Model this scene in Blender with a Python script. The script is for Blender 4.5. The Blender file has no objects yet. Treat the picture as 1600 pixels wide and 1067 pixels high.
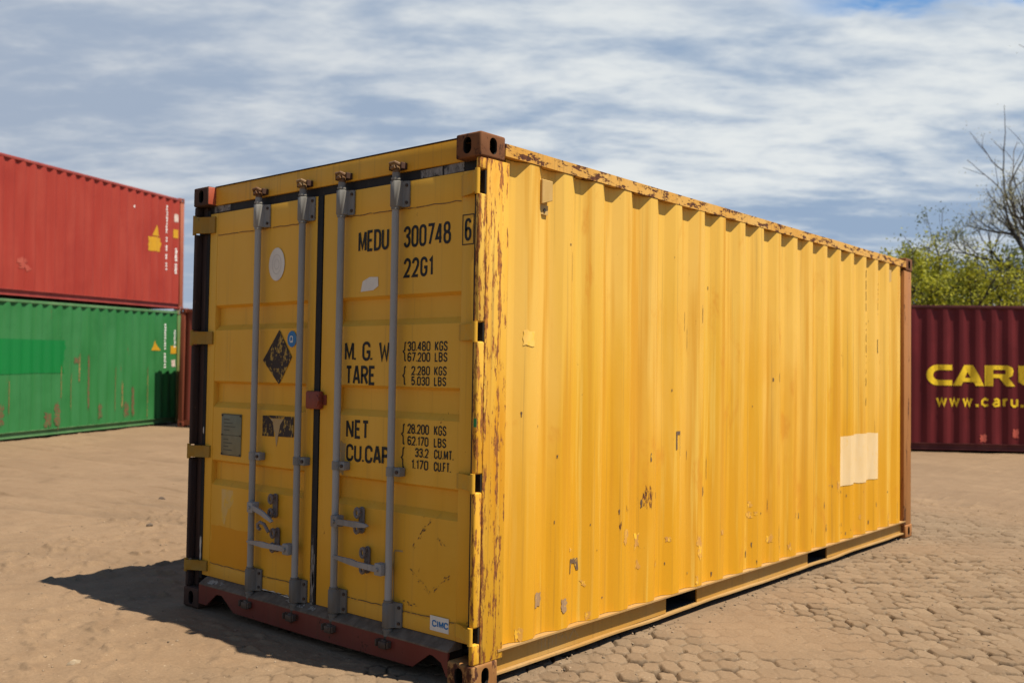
import bpy, bmesh, math, random
import numpy as np
from mathutils import Vector, Matrix

random.seed(7)
sc = bpy.context.scene
COL = sc.collection
R = math.radians

# ------------------------------------------------------------------ camera
def make_camera():
    yaw, pitch, roll = 0.705066527, 0.0329494685, 0.0151992324
    f = Vector((-math.sin(yaw) * math.cos(pitch), math.cos(yaw) * math.cos(pitch), math.sin(pitch)))
    r = Vector((math.cos(yaw), math.sin(yaw), 0))
    u = r.cross(f)
    c, s = math.cos(roll), math.sin(roll)
    r2 = c * r + s * u
    u2 = -s * r + c * u
    cd = bpy.data.cameras.new('camera')
    cam = bpy.data.objects.new('camera', cd)
    COL.objects.link(cam)
    m = Matrix((( r2.x, u2.x, -f.x, 3.00312637), (r2.y, u2.y, -f.y, -3.28331957), (r2.z, u2.z, -f.z, 1.46322718), (0, 0, 0, 1)))
    cam.matrix_world = m
    cd.sensor_width = 36
    cd.lens = 33.8687
    cd.clip_end = 3000
    cd.dof.use_dof = True
    cd.dof.focus_distance = 4.9
    cd.dof.aperture_fstop = 2.6
    sc.camera = cam
make_camera()

# ------------------------------------------------------------------ light, sky, exposure
SUN = Vector((0.436, 0.118, 0.892)).normalized()
EXPOSURE = 0.80
KA = 0.70          # paint and soil reflectances below are scaled by this
sc.view_settings.view_transform = 'Standard'
sc.view_settings.look = 'None'
sc.view_settings.exposure = EXPOSURE
sc.view_settings.gamma = 1.0

def make_sun():
    ld = bpy.data.lights.new('sun', 'SUN')
    ld.energy = 5.0
    ld.angle = R(0.5)
    ld.color = (1.0, 0.92, 0.77)
    o = bpy.data.objects.new('sun', ld)
    COL.objects.link(o)
    o.rotation_euler = SUN.to_track_quat('Z', 'Y').to_euler()
make_sun()


class NT:
    """small helper around a node tree"""
    def __init__(s, tree):
        s.t = tree
    def n(s, typ, **kw):
        nd = s.t.nodes.new(typ)
        for k, v in kw.items():
            if k.startswith('i_'):
                key = k[2:]
                key = int(key) if key.isdigit() else key.replace('_', ' ')
                s.set(nd, key, v)
            else:
                setattr(nd, k, v)
        return nd
    def set(s, nd, key, v):
        sock = nd.inputs[key]
        if isinstance(v, bpy.types.NodeSocket):
            s.t.links.new(v, sock)
        else:
            if hasattr(sock.default_value, '__len__') and len(sock.default_value) == 4 and len(v) == 3:
                v = (*v, 1)
            sock.default_value = v
    def math(s, op, a, b=None, c=None, clamp=False):
        nd = s.t.nodes.new('ShaderNodeMath'); nd.operation = op; nd.use_clamp = clamp
        for i, v in enumerate((a, b, c)):
            if v is not None: s.set(nd, i, v)
        return nd.outputs[0]
    def mix(s, fac, a, b, blend='MIX'):
        nd = s.t.nodes.new('ShaderNodeMix'); nd.data_type = 'RGBA'; nd.blend_type = blend
        s.set(nd, 0, fac); s.set(nd, 6, a); s.set(nd, 7, b)
        return nd.outputs[2]
    def ramp(s, v, a, b, lo=0.0, hi=1.0, smooth=True):
        nd = s.t.nodes.new('ShaderNodeMapRange')
        nd.interpolation_type = 'SMOOTHSTEP' if smooth else 'LINEAR'
        s.set(nd, 0, v); s.set(nd, 1, a); s.set(nd, 2, b); s.set(nd, 3, lo); s.set(nd, 4, hi)
        return nd.outputs[0]
    def noise(s, vec, scale=(1, 1, 1), detail=4.0, rough=0.55, off=(0, 0, 0), dist=0.0):
        mp = s.t.nodes.new('ShaderNodeMapping'); s.set(mp, 0, vec)
        mp.inputs['Scale'].default_value = scale; mp.inputs['Location'].default_value = off
        nd = s.t.nodes.new('ShaderNodeTexNoise'); s.set(nd, 'Vector', mp.outputs[0])
        nd.inputs['Scale'].default_value = 1.0; nd.inputs['Detail'].default_value = detail
        nd.inputs['Roughness'].default_value = rough; nd.inputs['Distortion'].default_value = dist
        return nd.outputs[0]


def make_world():
    w = bpy.data.worlds.new('World'); sc.world = w; w.use_nodes = True
    t = w.node_tree; t.nodes.clear(); N = NT(t)
    out = N.n('ShaderNodeOutputWorld'); bg = N.n('ShaderNodeBackground')
    bg.inputs['Strength'].default_value = 0.10
    sky = N.n('ShaderNodeTexSky'); sky.sky_type = 'NISHITA'; sky.sun_disc = False
    sky.sun_elevation = math.asin(SUN.z); sky.sun_rotation = math.atan2(SUN.x, SUN.y)
    sky.air_density = 1.0; sky.dust_density = 0.6; sky.ozone_density = 2.0
    tc = N.n('ShaderNodeTexCoord')
    sep = N.n('ShaderNodeSeparateXYZ'); N.set(sep, 0, tc.outputs['Generated'])
    z = N.math('ADD', N.math('MAXIMUM', sep.outputs[2], 0.0), 0.16)
    px = N.math('DIVIDE', sep.outputs[0], z); py = N.math('DIVIDE', sep.outputs[1], z)
    cb = N.n('ShaderNodeCombineXYZ'); N.set(cb, 0, px); N.set(cb, 1, py); N.set(cb, 2, 0.37)
    rot = N.n('ShaderNodeMapping'); N.set(rot, 0, cb.outputs[0]); rot.inputs['Rotation'].default_value = (0, 0, R(-40))
    v = rot.outputs[0]                       # x now runs across the view, y away from it
    big = N.noise(v, (0.50, 0.75, 1), 3.0, 0.5, (3.3, 1.1, 0), 0.5)
    mid = N.noise(v, (1.5, 2.6, 1), 4.5, 0.55, (0.2, 5.7, 2), 0.5)
    fine = N.noise(v, (3.6, 6.2, 1), 4.0, 0.55, (7.1, 2.3, 5), 0.3)
    puff = N.noise(v, (9.0, 15.0, 1), 4.0, 0.6, (1.1, 8.3, 3), 0.2)
    # large sheets, streaks and fine ripples of cloud
    m = N.math('ADD', N.math('MULTIPLY', big, 0.42), N.math('MULTIPLY', mid, 0.42))
    m = N.math('ADD', m, N.math('MULTIPLY', fine, 0.38))
    m = N.math('ADD', m, N.math('MULTIPLY', puff, 0.20))
    dot = N.n('ShaderNodeVectorMath', operation='DOT_PRODUCT'); N.set(dot, 0, tc.outputs['Generated'])
    dot.inputs[1].default_value = (0.76, 0.65, 0.35)
    side = dot.outputs['Value']
    m2 = N.math('ADD', m, N.math('MULTIPLY', side, 0.08))
    m2 = N.math('ADD', m2, N.ramp(sep.outputs[2], 0.14, 0.34, -0.03, 0.045))
    thick = N.ramp(m2, 0.60, 0.86)
    cool = N.mix(N.ramp(side, -0.5, 0.35), (2.10, 2.50, 3.15), (1.75, 2.35, 3.25))
    white = N.mix(N.ramp(side, -0.5, 0.3), (3.55, 3.75, 4.00), (4.45, 4.65, 4.70))
    cloud = N.mix(thick, cool, white)
    hole = N.noise(v, (0.55, 0.9, 1), 3.0, 0.55, (11.3, 4.2, 8), 0.2)
    high = N.ramp(sep.outputs[2], 0.33, 0.43)
    right = N.ramp(side, 0.10, 0.42)
    openf = N.math('MULTIPLY', N.ramp(hole, 0.50, 0.58), N.math('MULTIPLY', high, right))
    # unseen sky overhead and behind the viewer: cloud removed to cut fill light
    fwd = N.n('ShaderNodeVectorMath', operation='DOT_PRODUCT'); N.set(fwd, 0, tc.outputs['Generated'])
    fwd.inputs[1].default_value = (-0.648, 0.762, 0.0)
    openf = N.math('MAXIMUM', openf, N.ramp(sep.outputs[2], 0.46, 0.60))
    openf = N.math('MAXIMUM', openf, N.ramp(fwd.outputs['Value'], 0.30, -0.05))
    openf = N.math('MULTIPLY', openf, 0.95)
    # small rifts of clear deep blue high on the right
    wig = N.math('ADD', N.math('MULTIPLY', N.math('SUBTRACT', mid, 0.5), 0.07), N.math('MULTIPLY', N.math('SUBTRACT', puff, 0.5), 0.05))
    rift = N.math('MULTIPLY', N.ramp(N.math('ADD', sep.outputs[2], wig), 0.322, 0.350), N.ramp(side, 0.36, 0.45))
    blue = N.mix(1.0, sky.outputs[0], (0.72, 0.68, 0.66), 'MULTIPLY')  # unseen clear sky, dulled and warmed to tame the fill light
    c = N.mix(openf, cloud, blue)
    c = N.mix(N.math('MULTIPLY', rift, 0.9), c, N.mix(1.0, sky.outputs[0], (0.20, 0.60, 0.86), 'MULTIPLY'))
    # below the horizon only a dull dust tone
    c = N.mix(N.ramp(sep.outputs[2], -0.05, 0.0), (1.6, 1.3, 1.0), c)
    N.set(bg, 'Color', c)
    t.links.new(bg.outputs[0], out.inputs[0])
make_world()

# ------------------------------------------------------------------ object helpers
def tag(o, label=None, cat=None, group=None, kind=None):
    if label: o['label'] = label
    if cat: o['category'] = cat
    if group: o['group'] = group
    if kind: o['kind'] = kind
    return o

def thing(name, label, cat, loc=(0, 0, 0), rot=(0, 0, 0), group=None):
    o = bpy.data.objects.new(name, None); COL.objects.link(o)
    o.location = loc; o.rotation_euler = rot; o.empty_display_size = 0.3
    return tag(o, label, cat, group)

def link(name, bm, mats, parent=None, sharp=35, label=None):
    me = bpy.data.meshes.new(name)
    bmesh.ops.recalc_face_normals(bm, faces=bm.faces) if bm.faces and not getattr(bm, 'keepn', False) else None
    for f in bm.faces: f.smooth = True
    bm.to_mesh(me); bm.free()
    me.set_sharp_from_angle(angle=R(sharp))
    for m in (mats if isinstance(mats, (list, tuple)) else [mats]): me.materials.append(m)
    o = bpy.data.objects.new(name, me); COL.objects.link(o)
    o.parent = parent
    if label: o['label'] = label
    return o

def copy_obj(o, parent, loc=None):
    c = o.copy(); COL.objects.link(c); c.parent = parent
    if loc is not None: c.location = loc
    return c

def merge(bm, t, M=None, mi=None):
    if M is not None: bmesh.ops.transform(t, matrix=M, verts=t.verts)
    bmesh.ops.recalc_face_normals(t, faces=t.faces)
    if mi is not None:
        for f in t.faces: f.material_index = mi
    me = bpy.data.meshes.new('tmp'); t.to_mesh(me); t.free(); bm.from_mesh(me); bpy.data.meshes.remove(me)

def box(bm, x0, x1, y0, y1, z0, z1, bev=0.0, seg=2, mi=None):
    t = bmesh.new()
    bmesh.ops.create_cube(t, size=1, matrix=Matrix.Translation(((x0+x1)/2, (y0+y1)/2, (z0+z1)/2)) @ Matrix.Diagonal((x1-x0, y1-y0, z1-z0, 1)))
    if bev: bmesh.ops.bevel(t, geom=t.edges[:], offset=bev, segments=seg, affect='EDGES', profile=0.5)
    merge(bm, t, mi=mi)

AX = {'x': Matrix(((0, 0, 1, 0), (1, 0, 0, 0), (0, 1, 0, 0), (0, 0, 0, 1))),     # (a,b,c)->(c,a,b): polygon in yz, along x
      'y': Matrix(((1, 0, 0, 0), (0, 0, 1, 0), (0, 1, 0, 0), (0, 0, 0, 1))),     # polygon in xz, along y
      'z': Matrix.Identity(4)}
def prism(bm, pts, c0, c1, axis='z', bev=0.0, mi=None):
    t = bmesh.new()
    lo = [t.verts.new((a, b, c0)) for a, b in pts]; hi = [t.verts.new((a, b, c1)) for a, b in pts]
    n = len(pts)
    t.faces.new(lo); t.faces.new(hi)
    for i in range(n): t.faces.new((lo[i], lo[(i+1) % n], hi[(i+1) % n], hi[i]))
    if bev: bmesh.ops.bevel(t, geom=t.edges[:], offset=bev, segments=1, affect='EDGES')
    merge(bm, t, AX[axis], mi)

def tube(bm, pts, rad, n=12, cap=True, mi=None):
    t = bmesh.new(); pts = [Vector(p) for p in pts]
    rad = rad if isinstance(rad, (list, tuple)) else [rad] * len(pts)
    rings = []; prev = None
    for i, p in enumerate(pts):
        d = (pts[min(i+1, len(pts)-1)] - pts[max(i-1, 0)]).normalized()
        if prev is None:
            a = d.orthogonal().normalized()
        else:
            a = (prev - d * prev.dot(d)); a = a.normalized() if a.length > 1e-6 else d.orthogonal().normalized()
        prev = a; b = d.cross(a)
        rings.append([t.verts.new(p + rad[i] * (math.cos(k*2*math.pi/n) * a + math.sin(k*2*math.pi/n) * b)) for k in range(n)])
    for r0, r1 in zip(rings, rings[1:]):
        for k in range(n): t.faces.new((r0[k], r0[(k+1) % n], r1[(k+1) % n], r1[k]))
    if cap: t.faces.new(rings[0]); t.faces.new(rings[-1])
    merge(bm, t, mi=mi)

def stadium(cx, cz, w, h, n=8):
    """upright slot outline"""
    r = w / 2; pts = []
    for k in range(n+1): a = math.pi * k / n; pts.append((cx + r*math.cos(a), cz + h/2 - r + r*math.sin(a)))
    for k in range(n+1): a = math.pi + math.pi * k / n; pts.append((cx + r*math.cos(a), cz - h/2 + r + r*math.sin(a)))
    return pts

def vnoise(x, y, seed=0):
    """value noise on numpy arrays, 0..1"""
    xi = np.floor(x).astype(np.int64); yi = np.floor(y).astype(np.int64)
    fx = x - xi; fy = y - yi; fx = fx*fx*(3-2*fx); fy = fy*fy*(3-2*fy)
    def h(a, b):
        v = (a * 374761393 + b * 668265263 + seed * 974634777) & 0xFFFFFFFF
        v = ((v ^ (v >> 13)) * 1274126177) & 0xFFFFFFFF
        v = (v ^ (v >> 16)) & 0xFFFFFFFF
        return v / 4294967295.0
    a, b, c, d = h(xi, yi), h(xi+1, yi), h(xi, yi+1), h(xi+1, yi+1)
    return (a*(1-fx)+b*fx)*(1-fy) + (c*(1-fx)+d*fx)*fy
def fbm(x, y, seed=0, oct=3):
    s = 0; a = 0.5; tot = 0
    for k in range(oct):
        s = s + a * vnoise(x*2**k, y*2**k, seed+k); tot += a; a *= 0.5
    return s / tot

# ------------------------------------------------------------------ materials
def new_mat(name):
    m = bpy.data.materials.new(name); m.use_nodes = True
    t = m.node_tree; t.nodes.clear(); N = NT(t)
    out = N.n('ShaderNodeOutputMaterial'); b = N.n('ShaderNodeBsdfPrincipled')
    t.links.new(b.outputs[0], out.inputs[0])
    tc = N.n('ShaderNodeTexCoord')
    return m, N, b, tc.outputs['Object']

def bump(N, b, h, strength=0.3, dist=0.01):
    bn = N.n('ShaderNodeBump'); N.set(bn, 'Height', h); bn.inputs['Strength'].default_value = strength
    bn.inputs['Distance'].default_value = dist
    N.set(b, 'Normal', bn.outputs[0])

RUST_A, RUST_B = (0.16, 0.055, 0.02), (0.07, 0.026, 0.016)

def paint(name, base, pale, deep, rust=0.0, edge_rust=0.0, streak=0.35, rough=0.5, deep_low=None, spots=(), rusta=RUST_A, rustb=RUST_B, dirt=(0.10, 0.07, 0.04), speck=0.0, dust_low=0.0, seed=0.0, rs=(14, 14, 1.6), spot_plane='yz', k=1.0, bands=(), runs=0.0):
    m, N, b, P = new_mat(name)
    o = (seed, seed*1.7, seed*0.3)
    n1 = N.noise(P, (3.2, 3.2, 0.45), 4, 0.55, o, 0.3)
    n2 = N.noise(P, (11, 11, 0.5), 3, 0.6, o)
    n3 = N.noise(P, (1.1, 1.1, 0.9), 4, 0.6, o, 0.4)
    c = N.mix(N.ramp(n1, 0.35, 0.68), base, pale)
    c = N.mix(N.math('MULTIPLY', N.ramp(n3, 0.45, 0.75), 0.7), c, deep)
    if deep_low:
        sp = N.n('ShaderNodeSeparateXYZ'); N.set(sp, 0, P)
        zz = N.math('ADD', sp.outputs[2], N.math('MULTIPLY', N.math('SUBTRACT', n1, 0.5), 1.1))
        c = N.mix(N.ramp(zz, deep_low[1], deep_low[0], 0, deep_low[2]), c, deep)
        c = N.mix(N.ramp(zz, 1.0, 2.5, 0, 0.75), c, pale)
    # run-down dirt, thin vertical streaks
    n4 = N.noise(P, (34, 34, 0.55), 3, 0.65, o)
    c = N.mix(N.math('MULTIPLY', N.ramp(n4, 0.54, 0.74), streak), c, dirt)
    n4b = N.noise(P, (22, 22, 0.8), 3, 0.6, (o[0]+9, 3, 1))
    c = N.mix(N.math('MULTIPLY', N.ramp(n4b, 0.56, 0.75), streak*1.1), c, pale)
    if runs:
        n8 = N.noise(P, (8.5, 8.5, 0.30), 3, 0.6, (2.2, 6.1, 3))
        c = N.mix(N.math('MULTIPLY', N.ramp(n8, 0.52, 0.66), runs), c, tuple(v_*f_ for v_, f_ in zip(base, (0.86, 0.70, 0.5))))
        n9 = N.noise(P, (13, 13, 0.42), 4, 0.65, (8.2, 1.1, 7))
        c = N.mix(N.math('MULTIPLY', N.ramp(n9, 0.55, 0.70), runs), c, tuple(min(v_*f_, 0.9) for v_, f_ in zip(base, (1.06, 1.18, 2.6))))
        n10 = N.noise(P, (4.2, 4.2, 2.2), 5, 0.65, (5.5, 2.7, 9), 0.4)
        c = N.mix(N.math('MULTIPLY', N.ramp(n10, 0.58, 0.72), runs*0.8), c, (0.60, 0.245, 0.020))
    height = None
    fine = N.noise(P, (60, 60, 34), 5, 0.65, o)
    rm = None
    if rust > 0:
        n5 = N.noise(P, rs, 7, 0.68, o, 0.15)
        for (y_, w_, amt) in bands:
            sb = N.n('ShaderNodeSeparateXYZ'); N.set(sb, 0, P)
            n5 = N.math('ADD', n5, N.ramp(N.math('ABSOLUTE', N.math('SUBTRACT', sb.outputs[1], y_)), w_, 0.0, 0.0, amt))
        rm = N.ramp(N.math('ADD', n5, N.math('MULTIPLY', N.math('SUBTRACT', fine, 0.5), 0.22)), 0.80 - 0.36*rust, 0.86 - 0.36*rust)
    if speck > 0:
        n6 = N.noise(P, (26, 26, 15), 4, 0.75, (3+seed, 1, 2))
        n7 = N.noise(P, (2.2, 2.2, 0.8), 3, 0.6, (1+seed, 4, 0))
        sm = N.math('MULTIPLY', N.ramp(n6, 0.69, 0.73), N.ramp(n7, 0.62-0.3*speck, 0.75-0.3*speck))
        rm = N.math('MAXIMUM', rm, sm) if rm is not None else sm
    for (a, z_, ra, amt) in spots:
        sp2 = N.n('ShaderNodeSeparateXYZ'); N.set(sp2, 0, P)
        da = N.math('MULTIPLY', N.math('SUBTRACT', sp2.outputs[1 if spot_plane == 'yz' else 0], a), 1.0)
        dz = N.math('MULTIPLY', N.math('SUBTRACT', sp2.outputs[2], z_), 0.6)
        dd = N.math('SQRT', N.math('ADD', N.math('MULTIPLY', da, da), N.math('MULTIPLY', dz, dz)))
        fall = N.ramp(dd, ra, 0.0)
        sm = N.ramp(N.math('ADD', N.math('MULTIPLY', fall, amt), N.math('MULTIPLY', N.noise(P, (24, 24, 9), 5, 0.7, (a, z_, 0)), 0.9)), 0.88, 0.98)
        rm = N.math('MAXIMUM', rm, sm) if rm is not None else sm
    if rm is not None:
        rc = N.mix(N.ramp(fine, 0.35, 0.65), rusta, rustb)
        # halo of stained paint round the rust
        c = N.mix(rm, c, rc)
        rgh = N.mix(rm, (rough,)*3, (0.9,)*3)
        N.set(b, 'Roughness', rgh)
        hh = N.math('SUBTRACT', N.math('MULTIPLY', fine, 0.25), N.math('MULTIPLY', rm, 0.7))
        bump(N, b, hh, 0.35, 0.004)
    else:
        N.set(b, 'Roughness', N.ramp(n2, 0.3, 0.7, rough-0.08, rough+0.12))
        bump(N, b, n3, 0.15, 0.01)
    if dust_low:
        sp = N.n('ShaderNodeSeparateXYZ'); N.set(sp, 0, P)
        zz = N.math('ADD', sp.outputs[2], N.math('MULTIPLY', N.math('SUBTRACT', n3, 0.5), 0.5))
        c = N.mix(N.ramp(zz, 0.35, 0.02, 0, dust_low), c, (0.30, 0.20, 0.11))
    c = N.mix(1.0, c, (KA*k,)*3, 'MULTIPLY')
    N.set(b, 'Base Color', c)
    b.inputs['Specular IOR Level'].default_value = 0.18
    return m

def plain(name, col, col2=None, rough=0.6, metal=0.0, scale=20, worn=None, wornamt=0.5, sz=None, k=None):
    m, N, b, P = new_mat(name)
    n = N.noise(P, (scale, scale, sz or scale*0.5), 4, 0.6)
    c = N.mix(N.ramp(n, 0.3, 0.7), col, col2 or tuple(k*0.75 for k in col))
    if worn:
        n2 = N.noise(P, (38, 38, 24), 5, 0.7, (5, 2, 1))
        c = N.mix(N.ramp(n2, 0.70-0.3*wornamt, 0.76-0.3*wornamt), c, worn)
    c = N.mix(1.0, c, ((KA if k is None else k),)*3, 'MULTIPLY')
    N.set(b, 'Base Color', c); b.inputs['Roughness'].default_value = rough; b.inputs['Metallic'].default_value = metal
    b.inputs['Specular IOR Level'].default_value = 0.3
    bump(N, b, n, 0.12, 0.004)
    return m

YB, YP, YD = (0.70, 0.390, 0.030), (0.76, 0.450, 0.085), (0.66, 0.305, 0.009)
M = {}
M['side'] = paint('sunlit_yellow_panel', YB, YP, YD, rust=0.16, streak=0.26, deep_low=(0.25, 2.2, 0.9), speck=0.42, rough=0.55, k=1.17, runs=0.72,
    spots=((1.475, 0.765, 0.15, 0.50), (1.25, 0.70, 0.09, 0.40), (1.20, 0.62, 0.07, 0.42), (1.78, 1.10, 0.16, 0.30), (2.30, 0.40, 0.13, 0.36), (2.75, 0.36, 0.10, 0.4), (4.2, 0.62, 0.12, 0.3)))
M['rail'] = paint('yellow_rail_paint', (0.66, 0.33, 0.055), (0.70, 0.40, 0.10), (0.50, 0.22, 0.025), rust=0.80, streak=0.4, speck=1.0, rs=(12, 9, 30), seed=2.2, k=1.15)
M['post'] = paint('rusty_post_paint', (0.70, 0.35, 0.022), (0.74, 0.44, 0.075), (0.66, 0.27, 0.012), rust=0.68, streak=0.5, speck=1.0, rs=(42, 42, 6.5), seed=4.1, runs=0.6, bands=((0.055, 0.035, 0.11), (0.012, 0.02, 0.07), (0.150, 0.028, 0.10)), rusta=(0.42, 0.155, 0.026), rustb=(0.19, 0.068, 0.026), k=1.15)
M['postfar'] = paint('rust_brown_post_paint', (0.42, 0.17, 0.05), (0.46, 0.2, 0.06), (0.3, 0.1, 0.03), rust=0.6, streak=0.3, speck=0.8, seed=5.3, rs=(12, 12, 2))
M['brail'] = paint('faded_rail_paint', (0.54, 0.285, 0.055), (0.55, 0.32, 0.09), (0.46, 0.23, 0.035), rust=0.2, streak=0.25, speck=0.4, seed=6.2, dust_low=0.0, rs=(6, 6, 20))
M['ledge'] = paint('dusty_flange', (0.48, 0.28, 0.10), (0.50, 0.31, 0.13), (0.44, 0.23, 0.06), rust=0.15, seed=1.2)
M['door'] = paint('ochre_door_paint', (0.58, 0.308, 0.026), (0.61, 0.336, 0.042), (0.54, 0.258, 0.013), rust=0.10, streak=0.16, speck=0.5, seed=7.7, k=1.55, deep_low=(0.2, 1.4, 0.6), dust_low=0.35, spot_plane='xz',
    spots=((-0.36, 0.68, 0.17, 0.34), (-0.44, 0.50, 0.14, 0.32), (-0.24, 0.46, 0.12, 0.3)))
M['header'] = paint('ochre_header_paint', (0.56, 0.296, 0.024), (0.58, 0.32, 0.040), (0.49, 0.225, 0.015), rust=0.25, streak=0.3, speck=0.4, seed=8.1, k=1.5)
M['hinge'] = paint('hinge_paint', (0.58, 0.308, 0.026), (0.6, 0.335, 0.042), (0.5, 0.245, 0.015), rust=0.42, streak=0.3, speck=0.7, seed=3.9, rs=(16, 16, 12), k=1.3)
M['hingeshade'] = paint('shaded_hinge_paint', (0.42, 0.24, 0.03), (0.46, 0.28, 0.05), (0.34, 0.17, 0.02), rust=0.5, streak=0.4, speck=0.8, seed=2.9, rs=(16, 16, 12))  # worn paint, colour darkened to offset sky light on the left hinges
M['cast'] = paint('rusty_casting', (0.17, 0.064, 0.026), (0.27, 0.11, 0.04), (0.09, 0.034, 0.02), rust=0.72, streak=0.2, rough=0.85, seed=2.7, speck=0.5, rs=(16, 16, 12), rusta=(0.26, 0.10, 0.035), rustb=(0.06, 0.025, 0.017))
M['castlow'] = paint('sandy_casting', (0.32, 0.135, 0.04), (0.50, 0.27, 0.09), (0.17, 0.065, 0.026), rust=0.78, streak=0.2, rough=0.85, seed=9.7, speck=0.8, rs=(14, 14, 10))
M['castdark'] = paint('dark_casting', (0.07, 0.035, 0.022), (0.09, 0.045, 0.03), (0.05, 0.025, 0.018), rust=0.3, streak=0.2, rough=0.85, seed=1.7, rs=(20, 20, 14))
M['orange'] = plain('orange_primer', (0.55, 0.10, 0.035), (0.45, 0.09, 0.04), 0.6, worn=(0.16, 0.05, 0.02), wornamt=0.2)
M['sill'] = paint('red_sill_paint', (0.30, 0.045, 0.03), (0.33, 0.07, 0.05), (0.20, 0.035, 0.025), rust=0.55, streak=0.3, speck=0.6, seed=4.8, dust_low=0.10, rs=(8, 8, 10), k=0.62)
M['silldark'] = plain('dirty_ledge', (0.22, 0.165, 0.115), (0.13, 0.095, 0.065), 0.9, worn=(0.3, 0.27, 0.23), wornamt=0.08)
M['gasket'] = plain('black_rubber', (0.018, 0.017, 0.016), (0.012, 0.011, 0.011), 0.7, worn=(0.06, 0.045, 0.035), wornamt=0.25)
M['dpost'] = plain('black_brown_post', (0.060, 0.030, 0.020), (0.032, 0.018, 0.014), 0.8, worn=(0.10, 0.05, 0.03), wornamt=0.25, sz=2)  # shade of the recess painted in together with rusty dark paint
M['hole'] = plain('cavity_shade', (0.02, 0.014, 0.01), None, 0.95)  # near-black colour stands in for the shade inside slots and pockets
M['rod'] = paint('grey_galvanised_rod', (0.345, 0.335, 0.305), (0.43, 0.415, 0.38), (0.27, 0.255, 0.225), rust=0.12, streak=0.35, speck=0.3, rough=0.5, seed=6.6, dirt=(0.13, 0.11, 0.09), dust_low=0.4)
M['brkt'] = paint('grey_bracket', (0.24, 0.23, 0.205), (0.33, 0.315, 0.285), (0.17, 0.155, 0.135), rust=0.30, streak=0.3, speck=0.5, seed=9.1, dirt=(0.13, 0.11, 0.09), rs=(20, 20, 16))
M['brktlow'] = paint('grimy_grey_bracket', (0.17, 0.155, 0.13), (0.22, 0.205, 0.18), (0.11, 0.09, 0.075), rust=0.36, streak=0.3, speck=0.6, seed=9.4, dirt=(0.09, 0.07, 0.05), rs=(20, 20, 16))
M['handle'] = paint('worn_steel_handle', (0.27, 0.25, 0.225), (0.40, 0.38, 0.35), (0.17, 0.145, 0.12), rust=0.42, streak=0.2, speck=0.7, seed=3.1, rs=(24, 24, 20))
M['catch'] = paint('rusty_steel_catch', (0.20, 0.16, 0.14), (0.28, 0.25, 0.23), (0.12, 0.08, 0.06), rust=0.45, streak=0.2, speck=0.6, seed=8.3, rs=(24, 24, 20))
M['cam'] = paint('rusty_cam', (0.16, 0.07, 0.03), (0.30, 0.19, 0.09), (0.13, 0.05, 0.025), rust=0.45, seed=5.0, speck=0.6, rs=(26, 26, 26))
M['camlow'] = paint('dirty_lower_cam', (0.085, 0.055, 0.040), (0.12, 0.085, 0.06), (0.06, 0.035, 0.026), rust=0.5, seed=5.6, speck=0.5, rs=(26, 26, 26))
M['bolt'] = plain('dark_bolt', (0.05, 0.04, 0.035), (0.09, 0.05, 0.03), 0.7)
M['ink'] = plain('black_lettering', (0.014, 0.013, 0.012), (0.02, 0.018, 0.016), 0.6, worn=(0.30, 0.17, 0.04), wornamt=0.05)
M['inkfaint'] = plain('faded_lettering', (0.16, 0.095, 0.03), (0.07, 0.05, 0.025), 0.7, worn=(0.70, 0.38, 0.03), wornamt=0.30)
M['white'] = plain('white_sticker', (0.62, 0.58, 0.50), (0.56, 0.52, 0.45), 0.6, worn=(0.45, 0.38, 0.28), wornamt=0.12, k=1.0)
M['whiteprint'] = plain('faded_print', (0.44, 0.41, 0.35), (0.50, 0.46, 0.40), 0.6, k=1.0)
M['fadedochre'] = plain('faded_ochre_patch', (0.56, 0.36, 0.11), (0.54, 0.33, 0.07), 0.7, worn=(0.60, 0.35, 0.04), wornamt=0.55, k=1.05)
M['dullmark0'] = plain('pale_debris', (0.42, 0.38, 0.32), (0.3, 0.26, 0.2), 0.9, worn=(0.12, 0.09, 0.07), wornamt=0.6, scale=40)
M['cream'] = plain('cream_paint_patch', (0.74, 0.54, 0.29), (0.72, 0.50, 0.24), 0.7, worn=(0.72, 0.44, 0.10), wornamt=0.30, scale=9, sz=3, k=0.85)
M['palepatch'] = plain('pale_worn_patch', (0.52, 0.36, 0.17), (0.48, 0.32, 0.12), 0.7, worn=(0.55, 0.3, 0.05), wornamt=0.45)
M['greypatch'] = plain('bared_metal_patch', (0.40, 0.25, 0.13), (0.33, 0.19, 0.09), 0.7, worn=(0.78, 0.43, 0.04), wornamt=0.36, k=0.8)
M['sidefaint'] = plain('faint_pale_patch', (0.78, 0.48, 0.11), (0.76, 0.45, 0.085), 0.6, worn=(0.78, 0.445, 0.045), wornamt=0.5, k=0.95)
M['stain'] = plain('brownish_stain', (0.46, 0.22, 0.05), (0.58, 0.29, 0.045), 0.7, worn=(0.78, 0.43, 0.03), wornamt=0.62, k=0.95)
M['darkpatch'] = plain('dark_scrape', (0.17, 0.10, 0.05), (0.12, 0.07, 0.04), 0.8, worn=(0.74, 0.42, 0.04), wornamt=0.46, k=0.85)
M['orangepatch'] = paint('fresh_orange_paint', (0.56, 0.235, 0.004), (0.58, 0.25, 0.006), (0.52, 0.205, 0.003), streak=0.1, seed=1.4, speck=0.2, k=1.5)
M['brownsticker'] = plain('dark_brown_sticker', (0.055, 0.038, 0.03), (0.045, 0.03, 0.024), 0.75, worn=(0.48, 0.30, 0.06), wornamt=0.55)
M['blue'] = plain('blue_sticker', (0.02, 0.19, 0.47), (0.03, 0.2, 0.45), 0.5)
M['green'] = plain('green_tag', (0.02, 0.25, 0.06), None, 0.5)
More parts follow.
